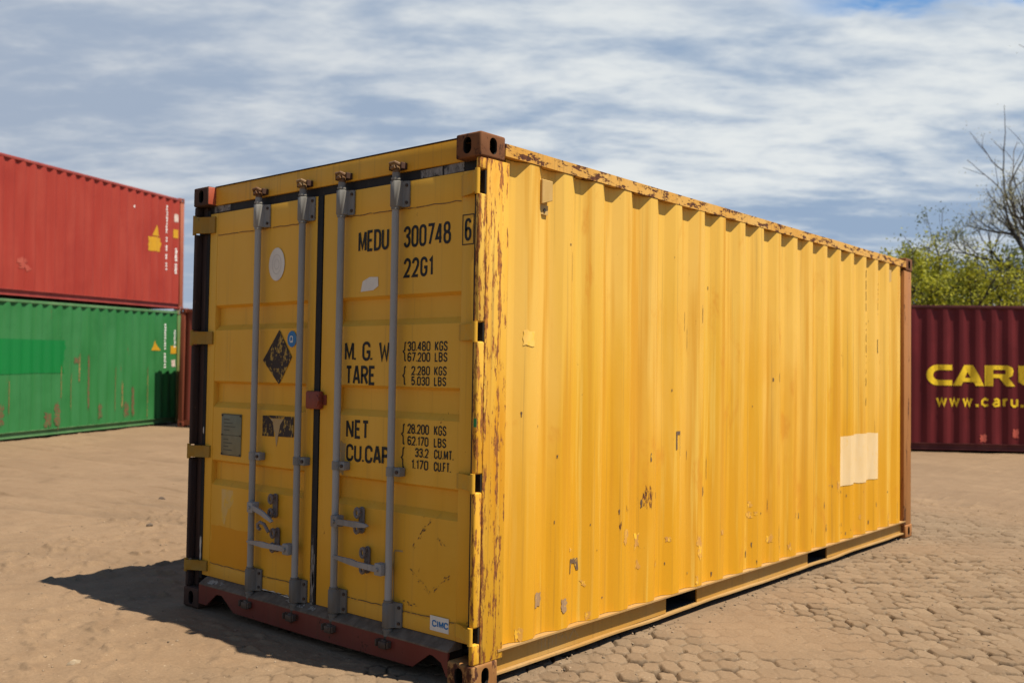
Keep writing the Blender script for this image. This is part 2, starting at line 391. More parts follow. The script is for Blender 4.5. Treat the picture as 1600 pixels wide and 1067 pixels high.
M['plate'] = plain('approval_plate', (0.24, 0.23, 0.145), (0.19, 0.18, 0.11), 0.45, metal=0.3, scale=12)
M['platetext'] = plain('plate_text', (0.12, 0.115, 0.075), None, 0.6)
M['lockbox'] = plain('red_lock_box', (0.30, 0.06, 0.03), (0.24, 0.055, 0.03), 0.6, worn=(0.14, 0.05, 0.03), wornamt=0.3)
M['tape'] = plain('torn_silver_tape', (0.32, 0.30, 0.27), (0.14, 0.12, 0.10), 0.5, scale=40, worn=(0.03, 0.027, 0.025), wornamt=0.5)
M['vent'] = plain('pale_vent_cover', (0.64, 0.40, 0.13), (0.60, 0.36, 0.10), 0.6, worn=(0.4, 0.2, 0.05), wornamt=0.1)
M['roof'] = paint('roof_paint', (0.55, 0.30, 0.06), (0.58, 0.35, 0.1), (0.45, 0.2, 0.03), rust=0.5, seed=7)

# ------------------------------------------------------------------ stroke lettering
def arc(cx, cy, rx, ry, a0, a1, n=6):
    return [(cx + rx*math.cos(R(a0+(a1-a0)*k/n)), cy + ry*math.sin(R(a0+(a1-a0)*k/n))) for k in range(n+1)]
def ring(w=0.46, r=0.2, y0=0.0, y1=1.0):
    return arc(w-r, y1-r, r, r, 0, 90) + arc(r, y1-r, r, r, 90, 180) + arc(r, y0+r, r, r, 180, 270) + arc(w-r, y0+r, r, r, 270, 360)
W_ = 0.46
GL = {
 '0': (W_, [(ring(), 1)]),
 '1': (0.20, [([(0.0, 0.80), (0.18, 0.97), (0.18, 0)], 0)]),
 '2': (W_, [([(0, 0.74)] + arc(0.23, 0.77, 0.23, 0.23, 170, 0, 7) + [(0.44, 0.62), (0.30, 0.36), (0, 0.0), (W_, 0.0)], 0)]),
 '3': (W_, [([(0, 0.78)] + arc(0.23, 0.79, 0.23, 0.21, 165, -60, 7) + [(0.16, 0.54)] , 0), ([(0.16, 0.54)] + arc(0.23, 0.27, 0.23, 0.27, 70, -165, 8), 0)]),
 '4': (W_, [([(0.34, 0), (0.34, 1)], 0), ([(0.32, 1), (0.0, 0.26), (W_, 0.26)], 0)]),
 '5': (W_, [([(0.42, 1), (0.06, 1), (0.03, 0.55)] + arc(0.23, 0.32, 0.23, 0.30, 120, -160, 8), 0)]),
 '6': (W_, [([(0.42, 0.82)] + arc(0.23, 0.78, 0.23, 0.22, 30, 180, 5) + [(0, 0.3)] + arc(0.23, 0.25, 0.23, 0.25, 180, 360, 6) + [(W_, 0.36)] + arc(0.23, 0.36, 0.23, 0.2, 0, 160, 5), 0)]),
 '7': (W_, [([(0, 1), (W_, 1), (0.14, 0)], 0)]),
 '8': (W_, [(ring(0.40, 0.18, 0.54, 1.0), 1), (ring(W_, 0.2, 0.0, 0.53), 1)]),
 'M': (0.58, [([(0, 0), (0, 1)], 0), ([(0.58, 0), (0.58, 1)], 0), ([(0.02, 1), (0.29, 0.14), (0.56, 1)], 0)]),
 'E': (0.38, [([(0.38, 1), (0, 1), (0, 0), (0.38, 0)], 0), ([(0, 0.52), (0.32, 0.52)], 0)]),
 'D': (W_, [([(0, 0), (0, 1), (0.22, 1)] + arc(0.22, 0.76, 0.24, 0.24, 90, 0, 4) + arc(0.22, 0.24, 0.24, 0.24, 0, -90, 4), 1)]),
 'U': (W_, [([(0, 1), (0, 0.24)] + arc(0.23, 0.23, 0.23, 0.23, 180, 360, 7) + [(W_, 1)], 0)]),
 'G': (W_, [([(W_, 0.74)] + arc(0.23, 0.77, 0.23, 0.23, 0, 180, 7) + arc(0.23, 0.23, 0.23, 0.23, 180, 360, 7) + [(W_, 0.46), (0.25, 0.46)], 0)]),
 'C': (W_, [([(W_, 0.70)] + arc(0.23, 0.77, 0.23, 0.23, 0, 180, 7) + arc(0.23, 0.23, 0.23, 0.23, 180, 360, 7) + [(W_, 0.30)], 0)]),
 'W': (0.66, [([(0, 1), (0.16, 0), (0.33, 0.75), (0.50, 0), (0.66, 1)], 0)]),
 'T': (0.42, [([(0, 1), (0.42, 1)], 0), ([(0.21, 1), (0.21, 0)], 0)]),
 'A': (0.48, [([(0, 0), (0.20, 1), (0.28, 1), (0.48, 0)], 0), ([(0.08, 0.30), (0.40, 0.30)], 0)]),
 'R': (W_, [([(0, 0), (0, 1), (0.24, 1)] + arc(0.24, 0.75, 0.21, 0.25, 90, -90, 7) + [(0, 0.5)], 0), ([(0.22, 0.5), (W_, 0)], 0)]),
 'N': (0.50, [([(0, 0), (0, 1)], 0), ([(0.50, 0), (0.50, 1)], 0), ([(0.01, 0.99), (0.49, 0.01)], 0)]),
 'P': (W_, [([(0, 0), (0, 1), (0.24, 1)] + arc(0.24, 0.74, 0.21, 0.26, 90, -90, 7) + [(0, 0.48)], 0)]),
 'K': (W_, [([(0, 0), (0, 1)], 0), ([(W_, 1), (0.02, 0.40)], 0), ([(0.14, 0.54), (W_, 0)], 0)]),
 'S': (W_, [([(0.44, 0.76)] + arc(0.23, 0.77, 0.22, 0.23, 0, 200, 7) + [(0.12, 0.58), (0.34, 0.44)] + arc(0.23, 0.24, 0.23, 0.24, 30, -180, 7), 0)]),
 'L': (0.36, [([(0, 1), (0, 0), (0.36, 0)], 0)]),
 'B': (W_, [([(0, 0), (0, 1), (0.24, 1)] + arc(0.24, 0.77, 0.20, 0.23, 90, -90, 6) + [(0.0, 0.54)], 0), ([(0.02, 0.54), (0.24, 0.54)] + arc(0.24, 0.27, 0.22, 0.27, 90, -90, 6) + [(0, 0)], 0)]),
 'F': (0.38, [([(0, 0), (0, 1), (0.38, 1)], 0), ([(0, 0.5), (0.32, 0.5)], 0)]),
 'I': (0.0, [([(0, 0), (0, 1)], 0)]),
 'Q': (W_, [(ring(), 1), ([(0.26, 0.26), (0.50, -0.06)], 0)]),
 '.': (0.02, [([(0.0, -0.02), (0.0, 0.09)], 0)]),
 '{': (0.30, [([(0.30, 1), (0.18, 0.95), (0.15, 0.60), (0.0, 0.5), (0.15, 0.40), (0.18, 0.05), (0.30, 0)], 0)]),
 ' ': (0.30, []),
 'w': (0.78, [([(0, 0.7), (0.19, 0), (0.39, 0.62), (0.59, 0), (0.78, 0.7)], 0)]),
 'c': (0.5, [([(0.5, 0.56), (0.25, 0.70), (0, 0.5), (0, 0.2), (0.25, 0), (0.5, 0.12)], 0)]),
 'a': (0.5, [([(0.04, 0.60), (0.28, 0.70), (0.48, 0.58), (0.5, 0.0)], 0), ([(0.5, 0.40), (0.12, 0.36), (0, 0.18), (0.12, 0.0), (0.5, 0.08)], 0)]),
 'r': (0.36, [([(0, 0), (0, 0.7)], 0), ([(0, 0.44), (0.14, 0.66), (0.36, 0.66)], 0)]),
 'u': (0.5, [([(0, 0.7), (0, 0.18), (0.16, 0), (0.34, 0), (0.5, 0.16)], 0), ([(0.5, 0.7), (0.5, 0)], 0)]),
}

def stroke(pts, t, closed):
    """mitred strip around a 2D polyline -> list of quads"""
    P = [Vector(p) for p in pts]
    if closed and (P[0]-P[-1]).length < 1e-5: P.pop()
    Q = [P[0]]
    for p in P[1:]:
        if (p - Q[-1]).length > t*0.12: Q.append(p)
    P = Q; n = len(P)
    if n < 2: return []
    L = []; Rr = []
    for i in range(n):
        a = P[i-1] if (i > 0 or closed) else None
        c = P[(i+1) % n] if (i < n-1 or closed) else None
        d0 = (P[i]-a).normalized() if a is not None else (c-P[i]).normalized()
        d1 = (c-P[i]).normalized() if c is not None else d0
        n0 = Vector((-d0.y, d0.x)); n1 = Vector((-d1.y, d1.x))
        mm = n0 + n1
        mm = mm.normalized() if mm.length > 1e-4 else n0
        k = min(1.0/max(mm.dot(n0), 0.30), 2.0)
        L.append(P[i] + mm*t/2*k); Rr.append(P[i] - mm*t/2*k)
    qs = []
    for i in range(n if closed else n-1):
        j = (i+1) % n
        qs.append((L[i], L[j], Rr[j], Rr[i]))
    return qs

def text2d(s, x0, x1, z0, z1, t, gap=0.20):
    """quads of the text fitted in the rectangle; each quad carries a stacking level"""
    adv = 0; items = []
    for ch in s:
        w, st = GL[ch]; items.append((adv, st)); adv += w + gap
    adv -= gap
    sx = (x1-x0-t)/max(adv, 1e-3); sz = (z1-z0-t)
    out = []; lev = 0
    for a, st in items:
        for k, (pts, cl) in enumerate(st):
            pp = [(x0+t/2+(a+px)*sx, z0+t/2+py*sz) for px, py in pts]
            for q in stroke(pp, t, cl): out.append((q, k))
    return out

def flat_bm(quads, place, eps=0.0004, bm=None):
    bm = bm or bmesh.new()
    for q, lev in quads:
        vs = [bm.verts.new(place(p[0], p[1], eps*lev)) for p in q]
        bm.faces.new(vs)
    return bm

def poly(pts, lev=0):
    return ([Vector(p) for p in pts], lev)
def rect(a0, a1, b0, b1, lev=0):
    return poly([(a0, b0), (a1, b0), (a1, b1), (a0, b1)], lev)
def ellipse(cx, cz, rx, rz, n=28):
    return poly([(cx+rx*math.cos(2*math.pi*k/n), cz+rz*math.sin(2*math.pi*k/n)) for k in range(n)])
def ragged(a0, a1, b0, b1, amt=0.06, n=7, seed=1):
    rnd = random.Random(seed); w, h = a1-a0, b1-b0; pts = []
    for k in range(n): pts.append((a0+w*k/n + rnd.uniform(-.3, .3)*w/n, b0+rnd.uniform(-amt, amt)*h))
    for k in range(n): pts.append((a1+rnd.uniform(-amt, amt)*w, b0+h*k/n))
    for k in range(n): pts.append((a1-w*k/n + rnd.uniform(-.3, .3)*w/n, b1+rnd.uniform(-amt, amt)*h))
    for k in range(n): pts.append((a0+rnd.uniform(-amt, amt)*w, b1-h*k/n))
    return poly(pts)

# ------------------------------------------------------------------ corrugated walls
class Corr:
    """trapezoid profile along t; depth is measured inwards"""
    def __init__(s, start, end, first_outer, pitch=0.278, depth=0.036, invert=False):
        k = pitch/0.278
        s.start, s.end = start, end
        pts = []; o = first_outer - 40*pitch
        seq = ((0.072*k, 0), (0.068*k, 1), (0.070*k, 1), (0.068*k, 0))
        while o < end + pitch:
            t = o
            pts.append((t, 0.0)); t += 0.072*k; pts.append((t, 0.0)); t += 0.068*k; pts.append((t, depth)); t += 0.070*k; pts.append((t, depth))
            o += pitch
        s.all = [(a, (depth-b) if invert else b) for a, b in pts]
        s.ta = np.array([p[0] for p in s.all]); s.da = np.array([p[1] for p in s.all])
    def at(s, t): return float(np.interp(t, s.ta, s.da))
    def folds(s, a, b):
        return [t for t in s.ta if a+1e-4 < t < b-1e-4]

def dent(t, z, seed=0, amp=0.004):
    a = vnoise(np.array([t*1.7+11.3*seed]), np.array([z*1.3+5.1]), 31+seed)[0] - 0.5
    b = vnoise(np.array([t*5.3+7.7*seed]), np.array([z*2.9+2.1]), 47+seed)[0] - 0.5
    return amp*(1.3*a + 0.7*b)

def corr_wall(cw, z0, z1, place, rows=14, seed=0, amp=0.004):
    bm = bmesh.new()
    ts = [cw.start] + cw.folds(cw.start, cw.end) + [cw.end]
    # a rolled fold is not a knife edge: two close lines per fold
    tt = [ts[0]]
    for t in ts[1:-1]: tt += [t-0.0045, t+0.0045]
    tt.append(ts[-1])
    zs = [z0+(z1-z0)*k/rows for k in range(rows+1)]
    g = []
    for t in tt:
        fall = min(1.0, (t-cw.start)/0.15, (cw.end-t)/0.15)
        col = []
        for z in zs:
            e = min(1.0, (z-z0)/0.12, (z1-z)/0.12)
            col.append(bm.verts.new(place(t, z, cw.at(t) + dent(t, z, seed, amp)*max(fall, 0)*max(e, 0))))
        g.append(col)
    for a, b in zip(g, g[1:]):
        for k in range(rows): bm.faces.new((a[k], b[k], b[k+1], a[k+1]))
    return bm

def corr_decal(quads, cw, place, lift=0.0025, seed=0, amp=0.004):
    """paint on a corrugated wall: cut at the folds, then pressed into the profile"""
    bm = bmesh.new()
    for q, lev in quads:
        bm.faces.new([bm.verts.new((p[0], p[1], 0.0004*lev)) for p in q])
    xs = [v.co.x for v in bm.verts]
    for t in cw.folds(min(xs), max(xs)):
        bmesh.ops.bisect_plane(bm, geom=bm.verts[:]+bm.edges[:]+bm.faces[:], dist=1e-5, plane_co=(t, 0, 0), plane_no=(1, 0, 0))
    for v in bm.verts:
        t, z, l = v.co
        v.co = place(t, z, cw.at(t) - lift - l + dent(t, z, seed, amp))
    return bm

# ------------------------------------------------------------------ corner casting (shared mesh)
def make_casting(name, sx, sy, mats, orange=False):
    """local origin at the outer corner at the bottom; extends inwards. sx, sy = outward signs"""
    wx, wy, h = 0.162, 0.178, 0.118
    bm = bmesh.new()
    box(bm, min(0, -sx*wx), max(0, -sx*wx), min(0, -sy*wy), max(0, -sy*wy), 0, h, 0.010, 3)
    for f in bm.faces: f.material_index = 0
    a = link(name, bm, mats)
    cut = bmesh.new()
    # slots: end face, side face, top / bottom
    prism(cut, stadium(-sx*wx*0.53, h*0.5, 0.052, 0.080), min(sy*0.03, -sy*0.05), max(sy*0.03, -sy*0.05), 'y')
    prism(cut, stadium(-sy*wy*0.5, h*0.5, 0.052, 0.080), min(sx*0.03, -sx*0.05), max(sx*0.03, -sx*0.05), 'x')
    box(cut, min(-sx*0.014, -sx*(wx-0.014)), max(-sx*0.014, -sx*(wx-0.014)), min(-sy*0.014, -sy*(wy-0.014)), max(-sy*0.014, -sy*(wy-0.014)), 0.012, h-0.012)
    b = link('cutter', cut, [M['hole']])
    md = a.modifiers.new('b', 'BOOLEAN'); md.object = b; md.operation = 'DIFFERENCE'; md.solver = 'EXACT'
    md.use_self = True
    try: md.material_mode = 'TRANSFER'
    except Exception: pass
    dg = bpy.context.evaluated_depsgraph_get()
    me = bpy.data.meshes.new_from_object(a.evaluated_get(dg))
    me.name = name
    a.modifiers.clear()
    bpy.data.objects.remove(b)
    for p in me.polygons:
        c = p.center
        if orange and abs(c.x - (0 if -sx*wx > 0 else 0)) > 1 : pass
    a.data = me
    me.set_sharp_from_angle(angle=R(35))
    if orange:                       # the inboard face keeps a fresh orange primer
        me.materials.append(M['orange']); k = len(me.materials)-1
        for p in me.polygons:
            if abs(p.normal.x) > 0.9 and abs(abs(p.center.x) - wx) < 0.004: p.material_index = k
    return a

# ------------------------------------------------------------------ the yellow container
CL, CW, CH = 6.058, 2.438, 2.591
HZ = ((2.300, 2.413), (1.609, 1.698), (0.910, 0.993), (0.215, 0.288))   # hinge slots up the post

def yellow_container():
    T = thing('shipping_container', 'large sunlit yellow shipping container with grey locking rods on its doors, standing in front', 'shipping container', group='shipping containers in the yard')
    # --- long side wall
    cw = Corr(0.2145, 5.855, 0.368, invert=False)
    # outer flats start at .368 with a recess before the first one
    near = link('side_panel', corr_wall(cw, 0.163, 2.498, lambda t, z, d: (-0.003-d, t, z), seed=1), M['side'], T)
    cwf = Corr(0.2145, 5.855, 0.368)
    link('side_panel', corr_wall(cwf, 0.163, 2.498, lambda t, z, d: (-CW+0.003+d, t, z), rows=4, seed=2), M['side'], T)
    side = lambda t, z, d: (-0.003-d, t, z)
    def decal(name, quads, mat, lift=0.0025, label=None):
        return link(name, corr_decal(quads, cw, side, lift, 1), mat, T, label=label)
    decal('paint_patch', [ragged(4.365, 5.245, 0.595, 0.995, 0.020, 9, 4)], M['cream'], label='cream square of paint low on the sunlit side')
    decal('paint_patch', [ragged(0.345, 0.42, 1.60, 1.675, 0.08, 4, 9)], M['sidefaint'], label='small pale square near the post')
    decal('paint_patch', [ragged(0.47, 0.535, 0.30, 0.37, 0.08, 4, 3)], M['greypatch'], label='small grey brown square near the bottom')
    decal('paint_patch', [ragged(0.665, 0.71, 0.25, 0.32, 0.2, 5, 8)], M['greypatch'])
    decal('paint_patch', [poly([(0.765, 0.425), (0.785, 0.425), (0.79, 0.475), (0.815, 0.475), (0.835, 0.435), (0.855, 0.435), (0.845, 0.50), (0.77, 0.50)])], M['darkpatch'])
    decal('paint_patch', [poly([(1.785, 1.02), (1.80, 1.02), (1.80, 1.11), (1.835, 1.11), (1.835, 0.98), (1.85, 0.98), (1.85, 1.13), (1.785, 1.13)])], M['darkpatch'])
    rnd = random.Random(17); q = []
    for k in range(70):
        y_ = rnd.uniform(0.3, 5.7); z_ = 0.19 + 2.0*rnd.random()**2.2
        w_ = rnd.uniform(0.003, 0.012); h_ = w_*rnd.uniform(0.8, 5)
        if rnd.random() < 0.25: w_, h_ = rnd.uniform(0.002, 0.004), rnd.uniform(0.05, 0.16)
        q.append(ragged(y_, y_+w_, z_, z_+h_, 0.25, 3, 300+k))
    decal('scuff_mark', q, M['darkpatch'], 0.0018)
    q = []
    for k in range(26):
        y_ = rnd.uniform(0.3, 5.7); z_ = 0.17 + 0.5*rnd.random()**1.5
        w_ = rnd.uniform(0.02, 0.05); h_ = w_*rnd.uniform(0.6, 2.5)
        q.append(ragged(y_, y_+w_, z_, z_+h_, 0.3, 4, 500+k))
    decal('rust_stain', q, M['stain'], 0.0014)
    # tall column of characters towards the far end
    q = []
    z = 2.39
    for ch in 'MEDU 300748 6':
        if ch != ' ': q += text2d(ch, 4.880, 4.955, z-0.076, z, 0.012)
        z -= 0.0935 if ch != ' ' else 0.075
    decal('column_lettering', q, M['inkfaint'])
    q = []; z = 2.30
    for ch in '22G1':
        q += text2d(ch, 5.165, 5.225, z-0.068, z, 0.010); z -= 0.086
    decal('column_lettering', q, M['inkfaint'])
    q = [(s, 0) for s in stroke([(5.155, 1.695), (5.245, 1.695), (5.245, 1.80), (5.155, 1.80)], 0.010, True)] + text2d('6', 5.18, 5.22, 1.712, 1.783, 0.010)
    decal('column_lettering', q, M['inkfaint'])
    # --- vents under the top rail
    for yv in (0.512, 5.462):
        bm = bmesh.new()
        prism(bm, [(yv-0.043, 2.315), (yv+0.043, 2.340), (yv+0.043, 2.440), (yv-0.043, 2.440)], -0.040, -0.004, 'x', 0.003)
        box(bm, -0.0365, -0.029, yv-0.03, yv+0.035, 2.268, 2.316)
        v = link('vent_cover', bm, M['vent'], T)
        bm = bmesh.new(); tube(bm, [(-0.031, yv+0.005, 2.290), (-0.024, yv+0.005, 2.290)], 0.009, 8)
        link('bolt', bm, M['bolt'], v)
    # --- top rails
    for nm, x0, x1 in (('top_rail', -0.060, 0.0), ('top_rail', -CW, -CW+0.060)):
        bm = bmesh.new()
        n = 40
        prof = [(x0, 2.500), (x1, 2.500), (x1, 2.556), (x1-0.004 if x1 == 0 else x1, 2.560), (x0, 2.560)]
        prof = [(x0, 2.500), (x1, 2.500), (x1, 2.560), (x0, 2.560)]
        rings = []
        for k in range(n+1):
            y = 0.178 + (CL-0.356)*k/n
            w = 0.0022*(vnoise(np.array([y*2.1]), np.array([0.5]), 5)[0]-0.5)*2
            w2 = 0.0025*(vnoise(np.array([y*3.1]), np.array([9.5]), 8)[0]-0.5)*2
            rings.append([bm.verts.new((a + w, y, b + w2)) for a, b in prof])
        for r0, r1 in zip(rings, rings[1:]):
            for j in range(4): bm.faces.new((r0[j], r0[(j+1) % 4], r1[(j+1) % 4], r1[j]))
        bm.faces.new(rings[0]); bm.faces.new(rings[-1])
        o = link(nm, bm, M['rail'], T)
    bm = bmesh.new()
    cr = Corr(0.10, CL-0.10, 0.2, 0.209, 0.020)
    ts = [0.058] + cr.folds(0.1, CL-0.1) + [CL-0.03]
    g = [[bm.verts.new((x, t, 2.567-cr.at(t)*(0 if abs(x) < 0.01 else 1))) for x in (-0.055, -1.2, -CW+0.055)] for t in ts]
    for a, b in zip(g, g[1:]):
        for k in range(2): bm.faces.new((a[k], b[k], b[k+1], a[k+1]))
    link('roof', bm, M['roof'], T)
    # --- bottom rails: a channel open to the outside, with two forklift pockets
    pk = ((1.75, 2.118), (3.794, 4.162))
    def wob(y, s): return (vnoise(np.array([y*2.6]), np.array([s+0.5]), 77)[0]-0.5)
    def strip(bm, y0, y1, x0, x1, z0, z1, sx, amp, s):
        n = max(2, int((y1-y0)/0.09)); rings = []
        for k in range(n+1):
            y = y0+(y1-y0)*k/n; w = amp*wob(y, s); wx = amp*0.8*wob(y*1.7, s+3)
            rings.append([bm.verts.new(p) for p in ((sx(x0), y, z0+w), (sx(x1)+wx, y, z0+w), (sx(x1)+wx, y, z1+w), (sx(x0), y, z1+w))])
        for r0, r1 in zip(rings, rings[1:]):
            for j in range(4): bm.faces.new((r0[j], r0[(j+1) % 4], r1[(j+1) % 4], r1[j]))
        bm.faces.new(rings[0]); bm.faces.new(rings[-1])
    for sx in (lambda x: x, lambda x: -CW-x):
        bm = bmesh.new()
        ys = [0.178, pk[0][0], pk[0][1], pk[1][0], pk[1][1], CL-0.178]
        for a, b in ((ys[0], ys[1]), (ys[2], ys[3]), (ys[4], ys[5])):
            strip(bm, a, b, -0.052, -0.041, 0.047, 0.151, sx, 0.0, 1)
        rail = link('bottom_rail', bm, M['brail'], T)
        bm = bmesh.new()
        strip(bm, ys[0], ys[-1], -0.075, 0.0, 0.1515, 0.161, sx, 0.002, 2)
        strip(bm, ys[0], ys[-1], -0.060, -0.016, 0.037, 0.0465, sx, 0.012, 5)
        link('flange', bm, M['ledge'], rail)
        for a, b in pk:
            bm = bmesh.new()
            for (x0, x1, y0, y1, z0, z1) in ((-0.9, -0.05, a-0.012, a, 0.0475, 0.149), (-0.9, -0.05, b, b+0.012, 0.0475, 0.149), (-0.9, -0.0605, a, b, 0.139, 0.149), (-0.9, -0.0605, a, b, 0.0475, 0.052), (-0.91, -0.9, a, b, 0.0475, 0.149)):
                box(bm, min(sx(x0), sx(x1)), max(sx(x0), sx(x1)), y0, y1, z0, z1)
            link('forklift_pocket', bm, M['hole'], rail)
    bm = bmesh.new(); box(bm, -CW+0.09, -0.09, 0.12, CL-0.1, 0.13, 0.150); link('floor_deck', bm, M['hole'], T)
    # far end wall
    ce = Corr(-CW+0.12, -0.12, -CW+0.16, 0.25, 0.045)
    link('end_panel', corr_wall(ce, 0.16, 2.5, lambda t, z, d: (t, CL-0.02-d, z), rows=4, seed=5), M['side'], T)
    bm = bmesh.new(); box(bm, -CW+0.162, -0.162, CL-0.07, CL-0.01, 2.501, 2.562); link('top_rail', bm, M['rail'], T)
    bm = bmesh.new(); box(bm, -CW+0.162, -0.162, CL-0.07, CL-0.01, 0.04, 0.158); link('bottom_rail', bm, M['brail'], T)
    # --- corner posts
    z0, z1 = 0.1185, 2.4725
    for right in (True, False):
        s = 1 if right else -1
        X = lambda x: x if right else -CW - x
        def bx(bm, x0, x1, *r, **k): box(bm, min(X(x0), X(x1)), max(X(x0), X(x1)), *r, **k)
        bm = bmesh.new()
        bx(bm, -0.075, -0.004, 0.055, 0.2148, z0, z1, bev=0.004)
        lo = z0
        for a, b in sorted(HZ) + [(z1, None)]:
            bx(bm, -0.034, -0.0045, 0.006, 0.0553, lo, a, bev=0.009, seg=3)
            lo = b
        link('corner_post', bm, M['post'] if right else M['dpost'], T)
        if not right:                # only its outer edge still shows yellow
            pass
    for right in (True, False):
        bm = bmesh.new()
        if right: box(bm, -0.09, -0.004, 5.848, 6.045, z0, z1, 0.01)
        else: box(bm, -CW+0.004, -CW+0.09, 5.848, 6.045, z0, z1, 0.01)
        link('corner_post', bm, M['postfar'], T)
    # --- castings
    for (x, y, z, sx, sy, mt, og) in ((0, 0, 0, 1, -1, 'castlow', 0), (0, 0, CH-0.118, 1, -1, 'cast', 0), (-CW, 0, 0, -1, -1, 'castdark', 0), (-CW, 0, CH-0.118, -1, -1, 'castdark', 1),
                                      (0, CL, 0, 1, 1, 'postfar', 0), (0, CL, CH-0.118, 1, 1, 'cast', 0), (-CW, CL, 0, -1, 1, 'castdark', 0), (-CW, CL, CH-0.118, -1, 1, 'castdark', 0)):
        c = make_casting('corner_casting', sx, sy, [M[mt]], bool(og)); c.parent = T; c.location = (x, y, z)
        if og: c['label'] = 'dark corner casting with an orange inner face'
    # --- header and sill
    bm = bmesh.new()
    box(bm, -CW+0.163, -0.163, 0.055, 0.14, 2.476, 2.588, 0.003)
    hd = link('header', bm, M['header'], T)
    bm = bmesh.new(); box(bm, -CW+0.163, -0.163, 0.049, 0.15, 2.5885, 2.593); link('header_lip', bm, M['castdark'], hd)
    bm = bmesh.new(); box(bm, -CW+0.085, -0.075, 0.068, 0.10, 2.40, 2.4755); link('gasket', bm, M['gasket'], hd)
    k = 0
    for a, b in ((-0.465, -0.312), (-0.298, -0.165), (-2.30, -2.13)):
        k += 1
        bm = bmesh.new(); box(bm, a, b, 0.0655, 0.0677, 2.434, 2.474, 0.0)
        for v in bm.verts: v.co.z += random.uniform(-0.006, 0.004)
        link('tape', bm, M['tape'], hd)
    bm = bmesh.new()                 # sill with its two cut-outs next to the castings
    xs0, xs1 = -CW+0.163, -0.163
    prism(bm, [(xs0, 0.036), (-2.192, 0.036), (-2.085, 0.116), (-2.030, 0.118), (-1.905, 0.038), (-1.2, 0.034), (-0.398, 0.040), (-0.285, 0.120), (-0.262, 0.120), (-0.205, 0.097), (-0.170, 0.038), (xs1, 0.038), (xs1, 0.150), (xs0, 0.150)], 0.006, 0.018, 'y')
    sl = link('sill', bm, M['sill'], T)
    bm = bmesh.new(); prism(bm, [(0.0062, 0.1505), (0.0062, 0.157), (0.0600, 0.190), (0.105, 0.190), (0.105, 0.1505)], xs0, xs1, 'x'); link('sill_ledge', bm, M['silldark'], sl)
    bm = bmesh.new(); box(bm, xs0, xs1, 0.10, 0.115, 0.04, 0.15); link('sill_back', bm, M['hole'], sl)
    # rubber between the posts and the doors
    bm = bmesh.new(); box(bm, -0.086, -0.0755, 0.060, 0.11, 0.17, 2.45); link('gasket', bm, M['gasket'], T)
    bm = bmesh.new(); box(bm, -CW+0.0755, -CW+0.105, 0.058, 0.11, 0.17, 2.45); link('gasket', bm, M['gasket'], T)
    bm = bmesh.new(); box(bm, -1.300, -1.19, 0.070, 0.11, 0.15, 2.425)
    box(bm, -1.268, -1.222, 0.0585, 0.0699, 0.15, 2.425, 0.004); link('gasket', bm, M['gasket'], T)

    # --- doors
    Y = 0.065
    REC = ((1.850, 1.715), (1.385, 1.244), (0.903, 0.771))
    def door(x0, x1, px0, px1):
        D = None
        bm = bmesh.new()
        # pressed panel: profile in z, recesses set back
        prof = [(0.20, Y)]
        for zt, zb in reversed(REC):
            prof += [(zb-0.016, Y), (zb+0.018, Y+0.034), (zt-0.012, Y+0.034), (zt+0.004, Y)]
        prof += [(2.41, Y)]
        n = 10; g = []
        for k in range(n+1):
            x = px0-0.006 + (px1-px0+0.012)*k/n
            g.append([bm.verts.new((x, y + (dent(x*1.9+3, z, 7, 0.003) if 0 < k < n else 0), z)) for z, y in prof])
        for a, b in zip(g, g[1:]):
            for j in range(len(prof)-1): bm.faces.new((a[j], b[j], b[j+1], a[j+1]))
        D = link('door', bm, M['door'], T)
        for a, b in ((x0, px0), (px1, x1)):
            bm = bmesh.new(); box(bm, a, b, 0.0615, 0.108, 0.192, 2.428, 0.004)
            link('stile', bm, M['door'], D)
        for a, b in ((2.2885, 2.4275), (0.1925, 0.268)):
            bm = bmesh.new(); box(bm, px0+0.0003, px1-0.0003, 0.0625, 0.108, a, b, 0.004)
            link('cross_rail', bm, M['door'], D)
        return D
    DL = door(-2.352, -1.272, -2.258, -1.342)
    DR = door(-1.216, -0.087, -1.066, -0.168)

    # --- hinges
    for right, D in ((True, DR), (False, DL)):
        X = (lambda x: x) if right else (lambda x: -CW - x)
        proto = None
        for a, b in HZ:
            bm = bmesh.new()
            zc = 0
            h0, h1 = 0.006, b-a-0.006
            pts = [(-0.168, 0.0605), (-0.168, 0.049), (-0.120, 0.042), (-0.062, 0.014), (-0.034, -0.006), (-0.016, -0.0085), (-0.0085, -0.003), (-0.0095, 0.010), (-0.028, 0.013), (-0.055, 0.034), (-0.088, 0.0605)]
            if not right:
                pts = [(-CW - p, q) for p, q in pts]
            prism(bm, pts, h0, h1, 'z', 0.002)
            tube(bm, [(X(-0.0185), 0.002, -0.004), (X(-0.0185), 0.002, b-a+0.004)], 0.0118, 12)
            o = link('hinge', bm, M['hinge'] if right else M['hingeshade'], D); o.location = (0, 0, a)
        # dark plate behind every pin, painting in the shade of the slot
        for a, b in HZ:
            bm = bmesh.new()
            box(bm, min(X(-0.074), X(-0.0090)), max(X(-0.074), X(-0.0090)), 0.0440, 0.0545, a+0.001, b-0.001)
            link('hinge_slot_shade', bm, M['hole'], D)

